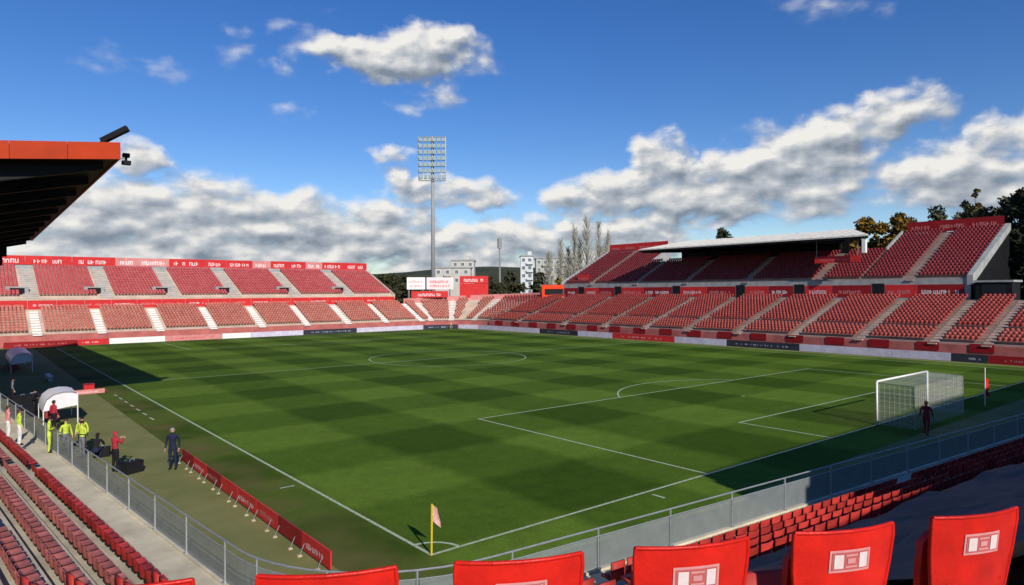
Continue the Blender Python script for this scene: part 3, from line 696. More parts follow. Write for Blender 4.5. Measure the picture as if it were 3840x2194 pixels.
for i in range(7):
    y = 34.5 + i * 5.1; mb = MB(); mb.add(*slab(y, y + .3, [(87.4, rr_(87.4) - .55), (99.6, rr_(99.6) - 1.9), (99.6, rr_(99.6) - .305), (87.4, rr_(87.4) - .305)])); local(side, mb).build('roof_beam', M_DARK, roof)
    mb = MB(); mb.box(99.5, 99.9, y, y + .3, 6, rr_(99.6) - 1.9); local(side, mb).build('column', M_DARK, side)
mb = MB(); mb.box(99.95, 100.15, RY0 + 8.6, RY1, 12.0, rr_(99.9) - .31); local(side, mb).build('rear_screen', M_DARK, side)
mb = MB(); mb.box(87.15, 87.65, 25.3, 25.8, 12.9, 14.93); local(side, mb).build('floodlight_housing', M_WHITE, side)
bn = tag(panel(None, 'hanging_banner', (88.4, 33.2, 11.7), (0, -1, 0), (-1, 0, 0), 6.6, .95, M_RED, M_PINK, r, mg=.3), 'bright red banner hung across the shaded seats below the end of the pale roof', 'banner')
for y in (26.9, 32.9): mb = MB(); mb.tube((88.44, y, 12.65), (88.44, y, 15.1), .02, n=5); mb.build('cord', M_STEEL, bn)
bn = panel(None, 'fence_banner', (91.0, 86.0, 9.7), (0, -1, 0), (-1, 0, 0), 3.2, 1.5, M_RED, M_PINK, r, mg=.25); tag(bn, 'small red banner at the foot of the upper tier near the orange framed screen', 'banner')
mb = MB(); mb.box(88.3, 91.5, 8.6, 12.4, 6.37, 8.6); kio = mb.build('kiosk', M_DARK); tag(kio, 'dark cabin on the gangway beyond the end of the upper tier', 'cabin')
mb = MB(); mb.box(88.1, 91.7, 8.4, 12.6, 8.602, 8.85); mb.build('roof', M_CONCG, kio)
mb = MB(); mb.box(88.24, 88.29, 9.2, 11.8, 7.2, 8.3); mb.build('window', M_GLASS, kio)

# --- all the seats that are only part of a mass
def mass_seats(lst, name):
    a = np.array(lst); n = len(a)
    bx = []
    def boxv(x0, x1, y0, y1, z0, z1): return [(x0,y0,z0),(x1,y0,z0),(x1,y1,z0),(x0,y1,z0),(x0,y0,z1),(x1,y0,z1),(x1,y1,z1),(x0,y1,z1)]
    tv = np.array(boxv(-.205, .205, -.02, .03, .36, .80) + boxv(-.20, .20, .031, .36, .38, .44))
    tf = [(0,3,2,1),(4,5,6,7),(0,1,5,4),(1,2,6,5),(2,3,7,6),(3,0,4,7)]; tf = np.array(tf + [tuple(i + 8 for i in f) for f in tf])
    fw = -a[:, 3:5]; rt = np.stack([fw[:, 1], -fw[:, 0]], 1)
    P = np.zeros((n, 16, 3))
    P[:, :, 0] = a[:, None, 0] + tv[None, :, 0] * rt[:, None, 0] + tv[None, :, 1] * fw[:, None, 0]
    P[:, :, 1] = a[:, None, 1] + tv[None, :, 0] * rt[:, None, 1] + tv[None, :, 1] * fw[:, None, 1]
    P[:, :, 2] = a[:, None, 2] + tv[None, :, 2]
    F = (tf[None] + (np.arange(n) * 16)[:, None, None]).reshape(-1, 4)
    me = bpy.data.meshes.new(name); me.vertices.add(n * 16); me.vertices.foreach_set('co', P.reshape(-1))
    me.loops.add(F.size); me.loops.foreach_set('vertex_index', F.reshape(-1).astype(np.int32))
    me.polygons.add(len(F)); me.polygons.foreach_set('loop_start', np.arange(0, F.size, 4, dtype=np.int32)); me.polygons.foreach_set('loop_total', np.full(len(F), 4, dtype=np.int32))
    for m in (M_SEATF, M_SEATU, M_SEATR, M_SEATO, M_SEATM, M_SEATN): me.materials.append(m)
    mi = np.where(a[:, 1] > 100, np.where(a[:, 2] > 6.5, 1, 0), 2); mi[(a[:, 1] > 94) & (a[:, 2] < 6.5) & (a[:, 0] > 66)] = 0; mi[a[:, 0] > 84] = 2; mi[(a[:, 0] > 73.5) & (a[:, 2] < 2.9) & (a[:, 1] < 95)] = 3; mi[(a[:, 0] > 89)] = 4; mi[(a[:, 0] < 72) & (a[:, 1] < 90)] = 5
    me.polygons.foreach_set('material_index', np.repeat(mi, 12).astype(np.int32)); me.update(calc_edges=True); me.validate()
    return link(name, me)
tag(mass_seats(SEATS_FAR, 'seat_rows'), 'thousands of faded red seats filling the distant tiers', 'seats', kind='stuff')

# ------------------------------------------------------------------ main stand roof on the left
ms = empty('main_stand', (-15, 50, 0), 'main stand with a black cantilever roof edged in orange panels', 'stand')
MY0, MY1 = 23.1, 78.0; SHEAR[:] = [0.017, 23.1]
def rz_(x): return 14.83 + (x + 4.3) * .112           # underside of the roof edge
mb = MB(); mb.add(*slab(MY0 + .12, MY1, [(-23, rz_(-23) + .05), (-4.42, rz_(-4.42) + .05), (-4.42, rz_(-4.42) + .75), (-23, rz_(-23) + .75)])); mroof = local(ms, mb).build('roof', M_DARK, ms)
for i in range(8):
    x1 = -4.3 - i * 2.34; x0 = x1 - 2.32
    mb = MB(); mb.add(*slab(MY0, MY0 + .115, [(x0, rz_(x0)), (x1, rz_(x1)), (x1, rz_(x1) + .87), (x0, rz_(x0) + .87)])); local(ms, mb).build('fascia_panel', M_ORANGE, mroof)
for i in range(22):
    y0 = MY0 + .12 + i * 2.49; mb = MB(); mb.add(*slab(y0, y0 + 2.47, [(-4.415, rz_(-4.3)), (-4.30, rz_(-4.3)), (-4.30, rz_(-4.3) + .87), (-4.415, rz_(-4.3) + .87)])); local(ms, mb).build('fascia_panel', M_ORANGE, mroof)
for i in range(11):
    y = MY0 + 1.2 + i * 5.3; mb = MB(); mb.add(*slab(y, y + .35, [(-21.5, 10.6), (-4.9, rz_(-4.9) - .35), (-4.9, rz_(-4.9) + .02), (-21.5, rz_(-21.5) + .02)])); local(ms, mb).build('roof_beam', M_DARK, mroof)
    mb = MB(); mb.box(-21.8, -21.3, y, y + .35, 0, 10.8); local(ms, mb).build('column', M_DARK, ms)
mb = MB(); mb.box(-23.2, -22.8, MY0, MY1, 0, rz_(-23)); local(ms, mb).build('back_wall', M_CONCG, ms)
mb = MB(); mb.box(-7.9, -6.7, MY1 - 1.0, MY1 - .2, 12.0, rz_(-7) - .9); local(ms, mb).build('loudspeaker_cluster', M_BLACK, mroof)
mb = MB(); mb.tube((-7.3, MY1 - .6, 11.0), (-7.3, MY1 - .6, 12.0), .22, n=8); local(ms, mb).build('hanging_mast', M_BLACK, mroof)
mb = MB(); mb.tube((-5.2, 23.5, 15.62), (-4.25, 23.0, 16.25), .05, n=6); mb.obox((-4.55, 23.15, 16.07), (.55, -.28, .36), (.08, .16, 0), (-.06, .0, .11)); local(ms, mb).build('floodlight', M_DARK, mroof)
mb = MB(); mb.box(-3.92, -3.6, 24.6, 25.0, 15.25, 15.45); mb.box(-3.95, -3.55, 24.58, 25.02, 14.85, 15.05); mb.tube((-3.76, 24.8, 14.9), (-3.76, 24.8, 15.4), .06, n=6); mb.tube((-4.35, 24.8, 15.15), (-3.76, 24.8, 15.15), .02, n=5); local(ms, mb).build('horn_loudspeaker', M_DARK, mroof)

# ------------------------------------------------------------------ perimeter boards
r = random.Random(21)
for i in range(8):                                       # low boards beside the near touchline
    y0 = .75 + i * 2.04; y1 = y0 + 2.0
    o = panel(None, 'advertising_board', (-2.86, y1, .07), (0, -1, 0), (-1, 0, 0), 2.0, .52, (M_RED, M_DRED)[i % 2] if i % 3 else M_RED, (M_PALE, None, M_PINK)[i % 3], r, th=.05, mg=.22)
    for y in (y0 + .35, y1 - .35):
        mb = MB(); mb.tube((-2.93, y, .36), (-3.08, y, .05), .010, n=5); mb.build('strut', M_STEEL, o)
        mb = MB(); mb.box(-3.14, -3.02, y - .05, y + .05, .004, .05); mb.build('foot', M_CONC, o)
    tag(o, ('red advertising board nearest the corner flag, on pale feet', )[0] if i == 0 else 'red advertising board beside the near touchline, %s from the corner flag' % ORD[i] if i < 7 else 'red advertising board beside the man in the dark suit, last of its row', 'advertising board', 'red boards beside the near touchline')
LEDL = [(-6, 3.0, M_DRED), (3.0, 7.1, M_RED), (7.1, 15.0, M_WHITE), (15.0, 23.8, M_PINK), (23.8, 28.6, M_WHITE), (28.6, 38.0, M_LILAC), (38.0, 48.6, M_NAVY), (48.6, 63.5, M_LILAC)]
names = {id(M_DRED): 'dark red', id(M_RED): 'red', id(M_WHITE): 'white', id(M_PINK): 'pink', id(M_LILAC): 'pale lilac', id(M_NAVY): 'dark navy'}
inks = {id(M_DRED): M_PINK, id(M_RED): M_PALE, id(M_WHITE): M_LILAC, id(M_PINK): M_RED, id(M_LILAC): M_WHITE, id(M_NAVY): M_LILAC}
for i, (x0, x1, m) in enumerate(LEDL):
    o = panel(None, 'perimeter_board', (x0, 103.4, .02), (1, 0, 0), (0, -1, 0), x1 - x0 - .05, .86, m, inks[id(m)], r, th=.14, mg=.3, dens=.5)
    tag(o, '%s board behind the far goal line, %s from the left' % (names[id(m)], ORD[i]), 'advertising board', 'boards behind the far goal line')
def slant(i, n, p0, p1, m, lab):
    p0, p1 = Vector(p0), Vector(p1); a = (p1 - p0).normalized(); nn = Vector((a.y, -a.x, 0))
    o = panel(None, 'perimeter_board', p0, a, nn, (p1 - p0).length - .05, .86, m, inks[id(m)], r, th=.14, mg=.3, dens=.5); return tag(o, lab, 'advertising board', 'boards round the far corner')
slant(0, 2, (63.6, 103.4, .02), (70.4, 100.8, .02), M_NAVY, 'dark navy board cutting the far corner, left of the two')
slant(1, 2, (70.5, 100.7, .02), (72.2, 96.2, .02), M_LILAC, 'pale lilac board cutting the far corner, right of the two')
LEDR = [(96, 77.0, M_LILAC), (77, 67.0, M_NAVY), (67, 59.0, M_LILAC), (59, 46.5, M_RED), (46.5, 37.6, M_LILAC), (37.6, 27.0, M_NAVY), (27.0, 9.9, M_LILAC), (9.9, 6.5, M_NAVY), (6.5, -4.0, M_DRED)]
for i, (y0, y1, m) in enumerate(LEDR):
    o = panel(None, 'perimeter_board', (72.2, y0, .02), (0, -1, 0), (-1, 0, 0), y0 - y1 - .05, .86, m, inks[id(m)], r, th=.14, mg=.3, dens=.4)
    tag(o, '%s board along the far touchline, %s counting from the far corner' % (names[id(m)], ORD[i]), 'advertising board', 'boards along the far touchline')

# ------------------------------------------------------------------ goal, flags
def goal(y, s, label):
    g = empty('goal', (34, y, 0), label, 'goal')
    for x in (-3.72, 3.72):
        mb = MB(); mb.tube((x, 0, 0), (x, 0, 2.50), .06, n=10); mb.build('post', M_WHITE, g, True)
        mb = MB(); mb.tube((x, 0, 2.44), (x, -s * 2.0, 2.40), .02, n=6); mb.tube((x, -s * 2.0, 2.40), (x, -s * 2.05, 0), .025, n=6); mb.build('net_support', M_STEEL, g)
    mb = MB(); mb.tube((-3.66, 0, 2.50), (3.66, 0, 2.50), .06, n=10); mb.build('crossbar', M_WHITE, g, True)
    mb = MB()
    mb.quad((-3.7, -s * .02, 2.46), (3.7, -s * .02, 2.46), (3.7, -s * 2.0, 2.40), (-3.7, -s * 2.0, 2.40)); mb.quad((-3.7, -s * 2.02, 0.02), (3.7, -s * 2.02, 0.02), (3.7, -s * 2.0, 2.40), (-3.7, -s * 2.0, 2.40))
    for x in (-3.71, 3.71): mb.quad((x, -s * .02, .02), (x, -s * 2.02, .02), (x, -s * 2.0, 2.40), (x, -s * .02, 2.46))
    mb.build('net', M_NET, g)
    mb = MB()                                             # the cords that can be told apart
    def cord(p, q): mb.tube(p, q, .003, n=3, cap=False)
    for i in range(25):
        x = -3.7 + i * 7.4 / 24; cord((x, -s * 2.012, .03), (x, -s * 2.0, 2.40))
        if i % 2 == 0: cord((x, -s * .05, 2.45), (x, -s * 2.0, 2.41))
    for i in range(8): z = .25 + i * .28; cord((-3.7, -s * 2.015, z), (3.7, -s * 2.015, z))
    for x in (-3.715, 3.715):
        for i in range(7): cord((x, -s * (.27 * i + .15), .03), (x, -s * (.27 * i + .15), 2.42))
        for i in range(8): z = .25 + i * .28; cord((x, 0, z), (x, -s * 2.0, z))
    tag(mb.build('net_cord', M_PALE, g), kind='stuff')
    return g
goal(0, 1, 'white football goal with box net, half in shade on the near goal line')
def corner_flag(x, y, label, lean=(0.02, -.01), cloth=True):
    g = empty('corner_flag', (x, y, 0), label, 'corner flag', 'corner flags of the pitch')
    mb = MB(); mb.tube((0, 0, 0), (lean[0], lean[1], 1.52), .032, n=8); mb.build('pole', M_YELLOW, g)
    rows = []
    for i in range(6):
        z = 1.50 - i * .10; d = []
        for j in range(5):
            f = j / 4; d.append((lean[0] + .02 + f * (.16 + .04 * i) * .62 + .0, lean[1] + .03 * math.sin(i * 1.3 + j * 1.7) - f * .12, z - f * (.12 + .02 * i)))
        rows.append(d)
    mb = MB(); mb.grid(rows); m = mat('flag_cloth', (0.66, 0.22, 0.22), .8, .4, 9, col2=(0.72, 0.58, 0.54)) if 'flag_cloth' not in MATS else MATS['flag_cloth']
    mb.build('flag', m, g); return g
corner_flag(0, 0, 'corner flag with pink and white cloth on a yellow pole at the near corner')
corner_flag(68, 100, 'distant corner flag in the far corner of the pitch below the white signs')
pf = empty('marker_post', (42.2, -1.9, 0), 'tall thin pole with a red pennant standing in the shade right of the goal', 'pole')
mb = MB(); mb.tube((0, 0, 0), (0, 0, 2.55), .03, n=6); mb.build('pole', M_PALE, pf)
rows = [[(0.03 + .0 * i, 0.0, 1.9 - i * .2), (.12 + .05 * math.sin(i), -.10, 1.82 - i * .2), (.24, -.16 + .05 * math.sin(i * 2.), 1.72 - i * .18)] for i in range(7)]
mb = MB(); mb.grid(rows); mb.build('pennant', M_RED, pf)

# ------------------------------------------------------------------ dugouts and things along the touchline
M_CANOPY = mat('white_canopy', (0.78, 0.75, 0.75), .35, .1, 2)
M_CUSHION = mat('red_upholstery', (0.30, 0.03, 0.035), .7, .2, 5)
def dugout(x, y0, y1, label):
    g = empty('dugout', (x, (y0 + y1) / 2, 0), label, 'dugout', 'dugouts beside the main stand'); h = (y1 - y0) / 2
    prof = [(-1.05, .85), (-1.02, 1.15), (-.86, 1.55), (-.52, 1.82), (0, 1.92), (.45, 1.88), (.70, 1.78)]
    mb = MB(); mb.grid([[(a, -h, b) for a, b in prof], [(a, h, b) for a, b in prof]]); mb.grid([[(a, h, b - .05) for a, b in prof], [(a, -h, b - .05) for a, b in prof]]); mb.build('canopy', M_CANOPY, g, True)
    for s in (-1, 1):
        mb = MB(); mb.add([(a * .98, s * (h - .04), b * .98) for a, b in prof] + [(.67, s * (h - .04), 1.05)], [tuple(range(len(prof) + 1))]); mb.build('end_panel', M_CANOPY, g)
        for x in (.70, -1.03): mb = MB(); mb.tube((x, s * h, 0), (x, s * h, 1.78 if x > 0 else .95), .035, n=6); mb.build('post', M_WHITE, g)
    mb = MB(); mb.box(-1.04, -1.00, -h + .05, h - .05, .05, .84); mb.build('back_pane', M_GLASS, g)
    n = int(2 * h / .6)
    for i in range(n):
        yy = -h + .4 + i * .6
        if yy > h - .2: break
        mb = MB(); mb.box(-.80, -.30, yy - .25, yy + .25, .30, .46); mb.box(-.95, -.79, yy - .25, yy + .25, .40, 1.10); mb.build('chair', M_CUSHION, g)
    return g
dugout(-6.0, 31.6, 34.6, 'white canopied dugout with red chairs at the edge of the shade')
dugout(-5.9, 66.0, 76.0, 'pale dugout deep in the shade of the main stand roof')
def bench(x, y, L, label):
    g = empty('bench', (x, y, 0), label, 'bench')
    mb = MB(); mb.box(-.2, .2, -L / 2, L / 2, .42, .48); mb.build('seat', M_PALE, g)
    for s in (-1, 1): mb = MB(); mb.box(-.18, .18, s * L * .42 - .03, s * L * .42 + .03, 0, .42); mb.build('leg', M_STEEL, g)
bench(-4.6, 57.0, 3.2, 'low pale bench in the shade beside the main stand')
g = empty('equipment_box', (-2.95, 45.7, 0), 'small red equipment box at the edge of the roof shadow', 'box')
mb = MB(); mb.box(-.35, .35, -.3, .3, .08, .62); mb.build('body', M_RED, g); mb = MB(); mb.box(-.38, .38, -.33, .33, .622, .70); mb.build('lid', M_DRED, g)
for a in (-.28, .28):
    mb = MB(); mb.tube((a, -.31, .06), (a, -.27, .06), .06, n=8); mb.tube((a, .27, .06), (a, .31, .06), .06, n=8); mb.build('wheel', M_BLACK, g)
o = panel(None, 'low_board', (-4.6, 44.6, 0.02), (1, 0, 0), (0, -1, 0), 2.6, .34, M_PINK, M_PALE, r, th=.06, mg=.2); tag(o, 'low pink board lying beside the red equipment box', 'board')
def case(x, y, rz, sx, sy, sz, label):
    g = empty('equipment_case', (x, y, 0), label, 'case', 'black cases beside the camera crew', rz)
    mb = MB(); mb.box(-sx, sx, -sy, sy, .03, sz); mb.build('body', M_BLACK, g); mb = MB(); mb.box(-sx - .01, sx + .01, -sy - .01, sy + .01, sz + .002, sz + .06); mb.build('lid', M_DARK, g)
    mb = MB(); mb.tube((-.1, 0, sz + .06), (-.1, 0, sz + .13), .012, n=5); mb.tube((.1, 0, sz + .06), (.1, 0, sz + .13), .012, n=5); mb.tube((-.1, 0, sz + .13), (.1, 0, sz + .13), .012, n=5); mb.build('handle', M_STEEL, g)
case(-6.6, 37.2, .1, .55, .40, .85, 'tall black case just behind the white canopied dugout')
case(-7.6, 39.0, .2, .70, .45, .95, 'large black case left of the white canopied dugout')
case(-6.9, 41.5, -.2, .60, .45, .70, 'black case in the shade farther along behind the dugout')
case(-7.9, 36.0, .0, .80, .35, .60, 'low black case at the left edge beside the fence')
case(-5.05, 16.3, .4, .38, .24, .46, 'black equipment case on the turf at the feet of the person in red')
case(-5.55, 20.6, -.3, .3, .22, .38, 'small black case in front of the yellow vested stewards')

# ------------------------------------------------------------------ people
M_SKIN = mat('skin', (0.50, 0.28, 0.20), .6, .1, 20)
def cloth(name, c): return MATS.get(name) or mat(name, c, .85, .25, 9, .2, 40)
HIV = cloth('hi_vis_cloth', (0.54, 0.66, 0.07)); NAVY = cloth('navy_cloth', (0.018, 0.022, 0.05)); BLK = cloth('black_cloth', (0.014, 0.014, 0.017)); REDC = cloth('red_cloth', (0.42, 0.03, 0.05)); MAROON = cloth('maroon_cloth', (0.34, 0.03, 0.04)); GREYC = cloth('grey_cloth', (0.16, 0.16, 0.17)); ORC = cloth('orange_cloth', (0.72, 0.16, 0.02)); WHC = cloth('white_cloth', (0.7, 0.7, 0.68))
HAIRD = cloth('dark_hair', (0.02, 0.014, 0.01)); HAIRG = cloth('grey_hair', (0.32, 0.30, 0.28)); HAIRB = cloth('brown_hair', (0.08, 0.045, 0.02))
def person(loc, rz, label, top, legs, hair, pose='stand', h=1.76, cap=None, group=None):
    """faces +y in its own frame"""
    k = h / 1.76
    J = {'pelvis': (0, 0, .95, .15), 'waist': (0, .0, 1.08, .135), 'chest': (0, .01, 1.32, .165), 'neckb': (0, 0, 1.47, .075), 'neck': (0, .01, 1.53, .055), 'head': (0, .025, 1.63, .088), 'crown': (0, .015, 1.705, .070)}
    for s, q in ((-1, 'l'), (1, 'r')):
        J.update({q+'sh': (s*.185, 0, 1.43, .068), q+'el': (s*.26, -.03, 1.15, .048), q+'wr': (s*.27, .06, .92, .034), q+'ha': (s*.27, .08, .85, .036),
                  q+'hip': (s*.095, 0, .90, .105), q+'kn': (s*.105, .02, .50, .066), q+'an': (s*.11, -.02, .10, .045), q+'heel': (s*.11, -.03, .05, .042), q+'toe': (s*.12, .15, .04, .036)})
    if pose == 'fold':
        for s, q in ((-1, 'l'), (1, 'r')): J[q+'el'] = (s*.29, .02, 1.17, .05); J[q+'wr'] = (s*.06, .20, 1.20, .035); J[q+'ha'] = (-s*.03, .21, 1.22, .036)
    if pose == 'camera':
        for s, q in ((-1, 'l'), (1, 'r')): J[q+'el'] = (s*.24, .12, 1.22, .05); J[q+'wr'] = (s*.12, .32, 1.38, .034); J[q+'ha'] = (s*.09, .37, 1.42, .036)
    if pose == 'walk':
        J['lkn'] = (-.1, .16, .52, .066); J['lan'] = (-.1, .24, .12, .045); J['lheel'] = (-.1, .22, .05, .042); J['ltoe'] = (-.1, .40, .04, .036)
        J['rkn'] = (.1, -.03, .50, .066); J['ran'] = (.1, -.28, .14, .045); J['rheel'] = (.1, -.31, .09, .042); J['rtoe'] = (.1, -.13, .03, .036)
        J['lwr'] = (-.27, -.12, .94, .034); J['lha'] = (-.27, -.15, .88, .036); J['rwr'] = (.27, .16, .96, .034); J['rha'] = (.27, .21, .91, .036)
    if pose == 'crouch':
        dz = .52
        for q in list(J):
            if q[1:] not in ('kn', 'an', 'heel', 'toe') or q in ('neck',): x, y, z, rr = J[q]; J[q] = (x, y - .10 + (z - .95) * .35, z - dz - (z - .95) * .06, rr)
        for s, q in ((-1, 'l'), (1, 'r')):
            J[q+'kn'] = (s*.15, .30, .52, .066); J[q+'an'] = (s*.13, .05, .10, .045); J[q+'heel'] = (s*.13, .03, .05, .042); J[q+'toe'] = (s*.14, .22, .04, .036)
            J[q+'el'] = (s*.26, .22, .62, .048); J[q+'wr'] = (s*.14, .42, .72, .034); J[q+'ha'] = (s*.10, .47, .76, .036)
    E = [('pelvis','waist'),('waist','chest'),('chest','neckb'),('neckb','neck'),('neck','head'),('head','crown')]
    reg = {('neckb','neck'): 1, ('neck','head'): 1, ('head','crown'): 1}
    for q in 'lr':
        E += [('chest',q+'sh'),(q+'sh',q+'el'),(q+'el',q+'wr'),(q+'wr',q+'ha'),('pelvis',q+'hip'),(q+'hip',q+'kn'),(q+'kn',q+'an'),(q+'an',q+'heel'),(q+'heel',q+'toe')]
        reg[(q+'wr',q+'ha')] = 1
        for e in (('pelvis',q+'hip'),(q+'hip',q+'kn'),(q+'kn',q+'an')): reg[e] = 2
        reg[(q+'an',q+'heel')] = 3; reg[(q+'heel',q+'toe')] = 3
        hx, hy, hz, _ = J[q+'ha']; wx, wy, wz, _ = J[q+'wr']; d = Vector((hx-wx, hy-wy, hz-wz)).normalized(); sd = Vector((0, 1, 0)) if abs(d.y) < .7 else Vector((1, 0, 0)); cl = d.cross(sd)
        for fi in range(5):
            off = (-.034, -.017, .0, .017, .036)[fi]; ln = (.055, .075, .08, .075, .05)[fi]
            a = Vector((hx, hy, hz)) + sd * off + d * (.028 if fi < 4 else -.005); b = a + d * ln * .6 + cl * .012 + (sd * .025 if fi == 4 else Vector()); c2 = b + d * ln * .4 + cl * .022
            J[f'{q}f{fi}a'] = (*a, .011); J[f'{q}f{fi}b'] = (*b, .010); J[f'{q}f{fi}c'] = (*c2, .008)
            for e in ((q+'ha', f'{q}f{fi}a'), (f'{q}f{fi}a', f'{q}f{fi}b'), (f'{q}f{fi}b', f'{q}f{fi}c')): E.append(e); reg[e] = 1
    keys = list(J); ix = {n: i for i, n in enumerate(keys)}
    me = bpy.data.meshes.new('tmp'); me.from_pydata([tuple(c * k for c in J[n][:3]) for n in keys], [(ix[a], ix[b]) for a, b in E], [])
    ob = bpy.data.objects.new('tmp', me); COL.objects.link(ob)
    md = ob.modifiers.new('s', 'SKIN'); sv = me.skin_vertices[0].data
    for i, n in enumerate(keys): rr = J[n][3] * k; sv[i].radius = (rr, rr * (.72 if n in ('chest', 'waist', 'pelvis') else 1.0)); sv[i].use_root = (n == 'pelvis')
    ss = ob.modifiers.new('d', 'SUBSURF'); ss.levels = 1; ss.render_levels = 1
    dg = bpy.context.evaluated_depsgraph_get(); nm = bpy.data.meshes.new_from_object(ob.evaluated_get(dg)); bpy.data.objects.remove(ob)
    for m in (top, M_SKIN, legs, BLK): nm.materials.append(m)
    segs = [(np.array(J[a][:3]) * k, np.array(J[b][:3]) * k, reg.get((a, b), 0), J[a][3] * k) for a, b in E]
    P0 = np.array([s[0] for s in segs]); P1 = np.array([s[1] for s in segs]); RG = np.array([s[2] for s in segs]); RR = np.array([s[3] for s in segs])
    for pl in nm.polygons:
        c = np.array(pl.center); d = P1 - P0; t = np.clip(((c - P0) * d).sum(1) / np.maximum((d * d).sum(1), 1e-9), 0, 1)
        dd = np.linalg.norm(P0 + d * t[:, None] - c, axis=1) - RR * .6; pl.material_index = int(RG[int(np.argmin(dd))]); pl.use_smooth = True
    nm.name = 'person'
    o = link('person', nm); o.location = loc; o.rotation_euler = (0, 0, rz); tag(o, label, 'person', group)
    hx, hy, hz, _ = J['head']; c = Vector((hx, hy, hz)) * k
    mb = MB(); rows = []
    for i in range(5):
        t = math.pi * .5 * i / 4; rows.append([(c.x + .097 * k * math.cos(t) * math.cos(2*math.pi*j/10), c.y - .012 + .108 * k * math.cos(t) * math.sin(2*math.pi*j/10) - (.02 if i == 0 and j < 5 else 0), c.z + .025 * k + .105 * k * math.sin(t) - (.07 * k if i == 0 and j > 5 else 0)) for j in range(10)])
    mb.grid(rows, close=True); mb.build('hair' if not cap else 'cap', cap or hair, o, True)
    mb = MB(); f = c.y + .085 * k
    mb.ball((c.x, f + .008, c.z - .012), .014, .022, .022, 6, 4, 0)
    for s in (-1, 1): mb.ball((c.x + s * .032, f - .006, c.z + .018), .011, .008, .007, 6, 4, 1); mb.ball((c.x + s * .092 * k, c.y, c.z), .012, .022, .032, 6, 4, 0)
    mb.ball((c.x, f - .004, c.z - .052), .024, .008, .006, 6, 4, 2); mb.build('face', [M_SKIN, BLK, REDC], o, True)
    return o
person((-3.54, 15.75, 0), R(150), 'person in a long dark navy coat standing by the end of the red boards', NAVY, NAVY, HAIRG, 'stand', 1.86)
person((-5.6, 16.9, 0), R(-60), 'person in a red jacket and dark trousers standing over a black case', REDC, BLK, HAIRD, 'camera', 1.80, cap=REDC)
person((-7.72, 20.1, .6), R(-100), 'steward in yellow vest standing on the walkway by the fence end', HIV, HIV, HAIRD, 'fold', 1.62)
person((-6.85, 22.4, 0), R(200), 'steward in yellow jacket behind the fence, back to the others, left of the pair', HIV, GREYC, HAIRB, 'stand', 1.72)
person((-6.35, 20.9, 0), R(120), 'steward in yellow jacket nearest the black cases', HIV, GREYC, HAIRD, 'fold', 1.78)
person((-6.15, 22.6, 0), R(160), 'steward in yellow jacket and dark trousers farthest from the fence', HIV, NAVY, HAIRD, 'stand', 1.70)
person((-5.85, 20.3, 0), R(-30), 'person in dark clothes crouching with a camera beside the stewards', BLK, NAVY, HAIRD, 'crouch', 1.76)
person((-8.75, 21.4, row_z(1)), R(-80), 'steward in pale yellow vest among the front seats at the left edge', HIV, WHC, HAIRB, 'stand', 1.66)
person((-9.1, 22.9, row_z(1)), R(-80), 'spectator in a pink top among the front seats at the left edge', cloth('pink_cloth', (0.66, 0.24, 0.22)), WHC, HAIRB, 'stand', 1.68)
person((-7.2, 35.2, 0), R(-120), 'person in black standing beside the white canopied dugout', BLK, BLK, HAIRD, 'fold', 1.78)
person((-6.7, 29.6, 0), R(-60), 'person in a dark red top standing in front of the white dugout', REDC, BLK, HAIRD, 'stand', 1.74)
person((29.4, -2.9, 0), R(-80), 'person in a maroon tracksuit walking in the shade behind the goal', MAROON, MAROON, HAIRB, 'walk', 1.84)
person((88.9, 10.9, 6.37), R(90), 'steward in an orange jacket on the gangway before the dark cabin', ORC, NAVY, HAIRD, 'stand', 1.75)
person((-7.9, 43.6, 0), R(-90), 'person in a grey coat at the left edge where the roof shadow begins', GREYC, BLK, HAIRB, 'stand', 1.75)

# ------------------------------------------------------------------ floodlight tower
tw = empty('floodlight_tower', (86.1, 135.0, 0), 'tall slender floodlight tower with a rectangular lamp frame beyond the far corner', 'floodlight tower')
mb = MB(); mb.tube((0, 0, 0), (0, 0, 48.6), .62, .36, n=12); mb.build('mast', mat('mast_paint', (0.30, 0.30, 0.29), .6, .1, 1), tw, True)
fx = Vector((0.776, -0.63, 0)); fn = Vector((-.63, -.776, 0))
mb = MB()
for s in (-1, 0, 1): mb.tube(fx * (s * 3.5) + Vector((0, 0, 36.9)) + fn * .6, fx * (s * 3.5) + Vector((0, 0, 48.3)) + fn * .6, .16, n=6)
for z in (36.9, 40.7, 44.5, 48.3): mb.tube(fx * -3.5 + fn * .6 + Vector((0, 0, z)), fx * 3.5 + fn * .6 + Vector((0, 0, z)), .14, n=6)
for z in (37.5, 42.5, 47.5): mb.tube(Vector((0, 0, z)), fn * .6 + Vector((0, 0, z)), .12, n=6)
mb.build('lamp_frame', M_STEEL, tw)
M_LAMP = mat('lamp_glass', (0.30, 0.36, 0.36), .3, .15, 2)
for i in range(7):
    for j in range(6):
        if j == 99: continue
        c = fx * (-2.95 + j * 1.18) + fn * .85 + Vector((0, 0, 37.8 + i * 1.62)); mb = MB()
        mb.obox(c, fx * .46, fn * .16 + Vector((0, 0, .05)), Vector((0, 0, .52)) - fn * .12); mb.build('lamp', M_LAMP, tw)

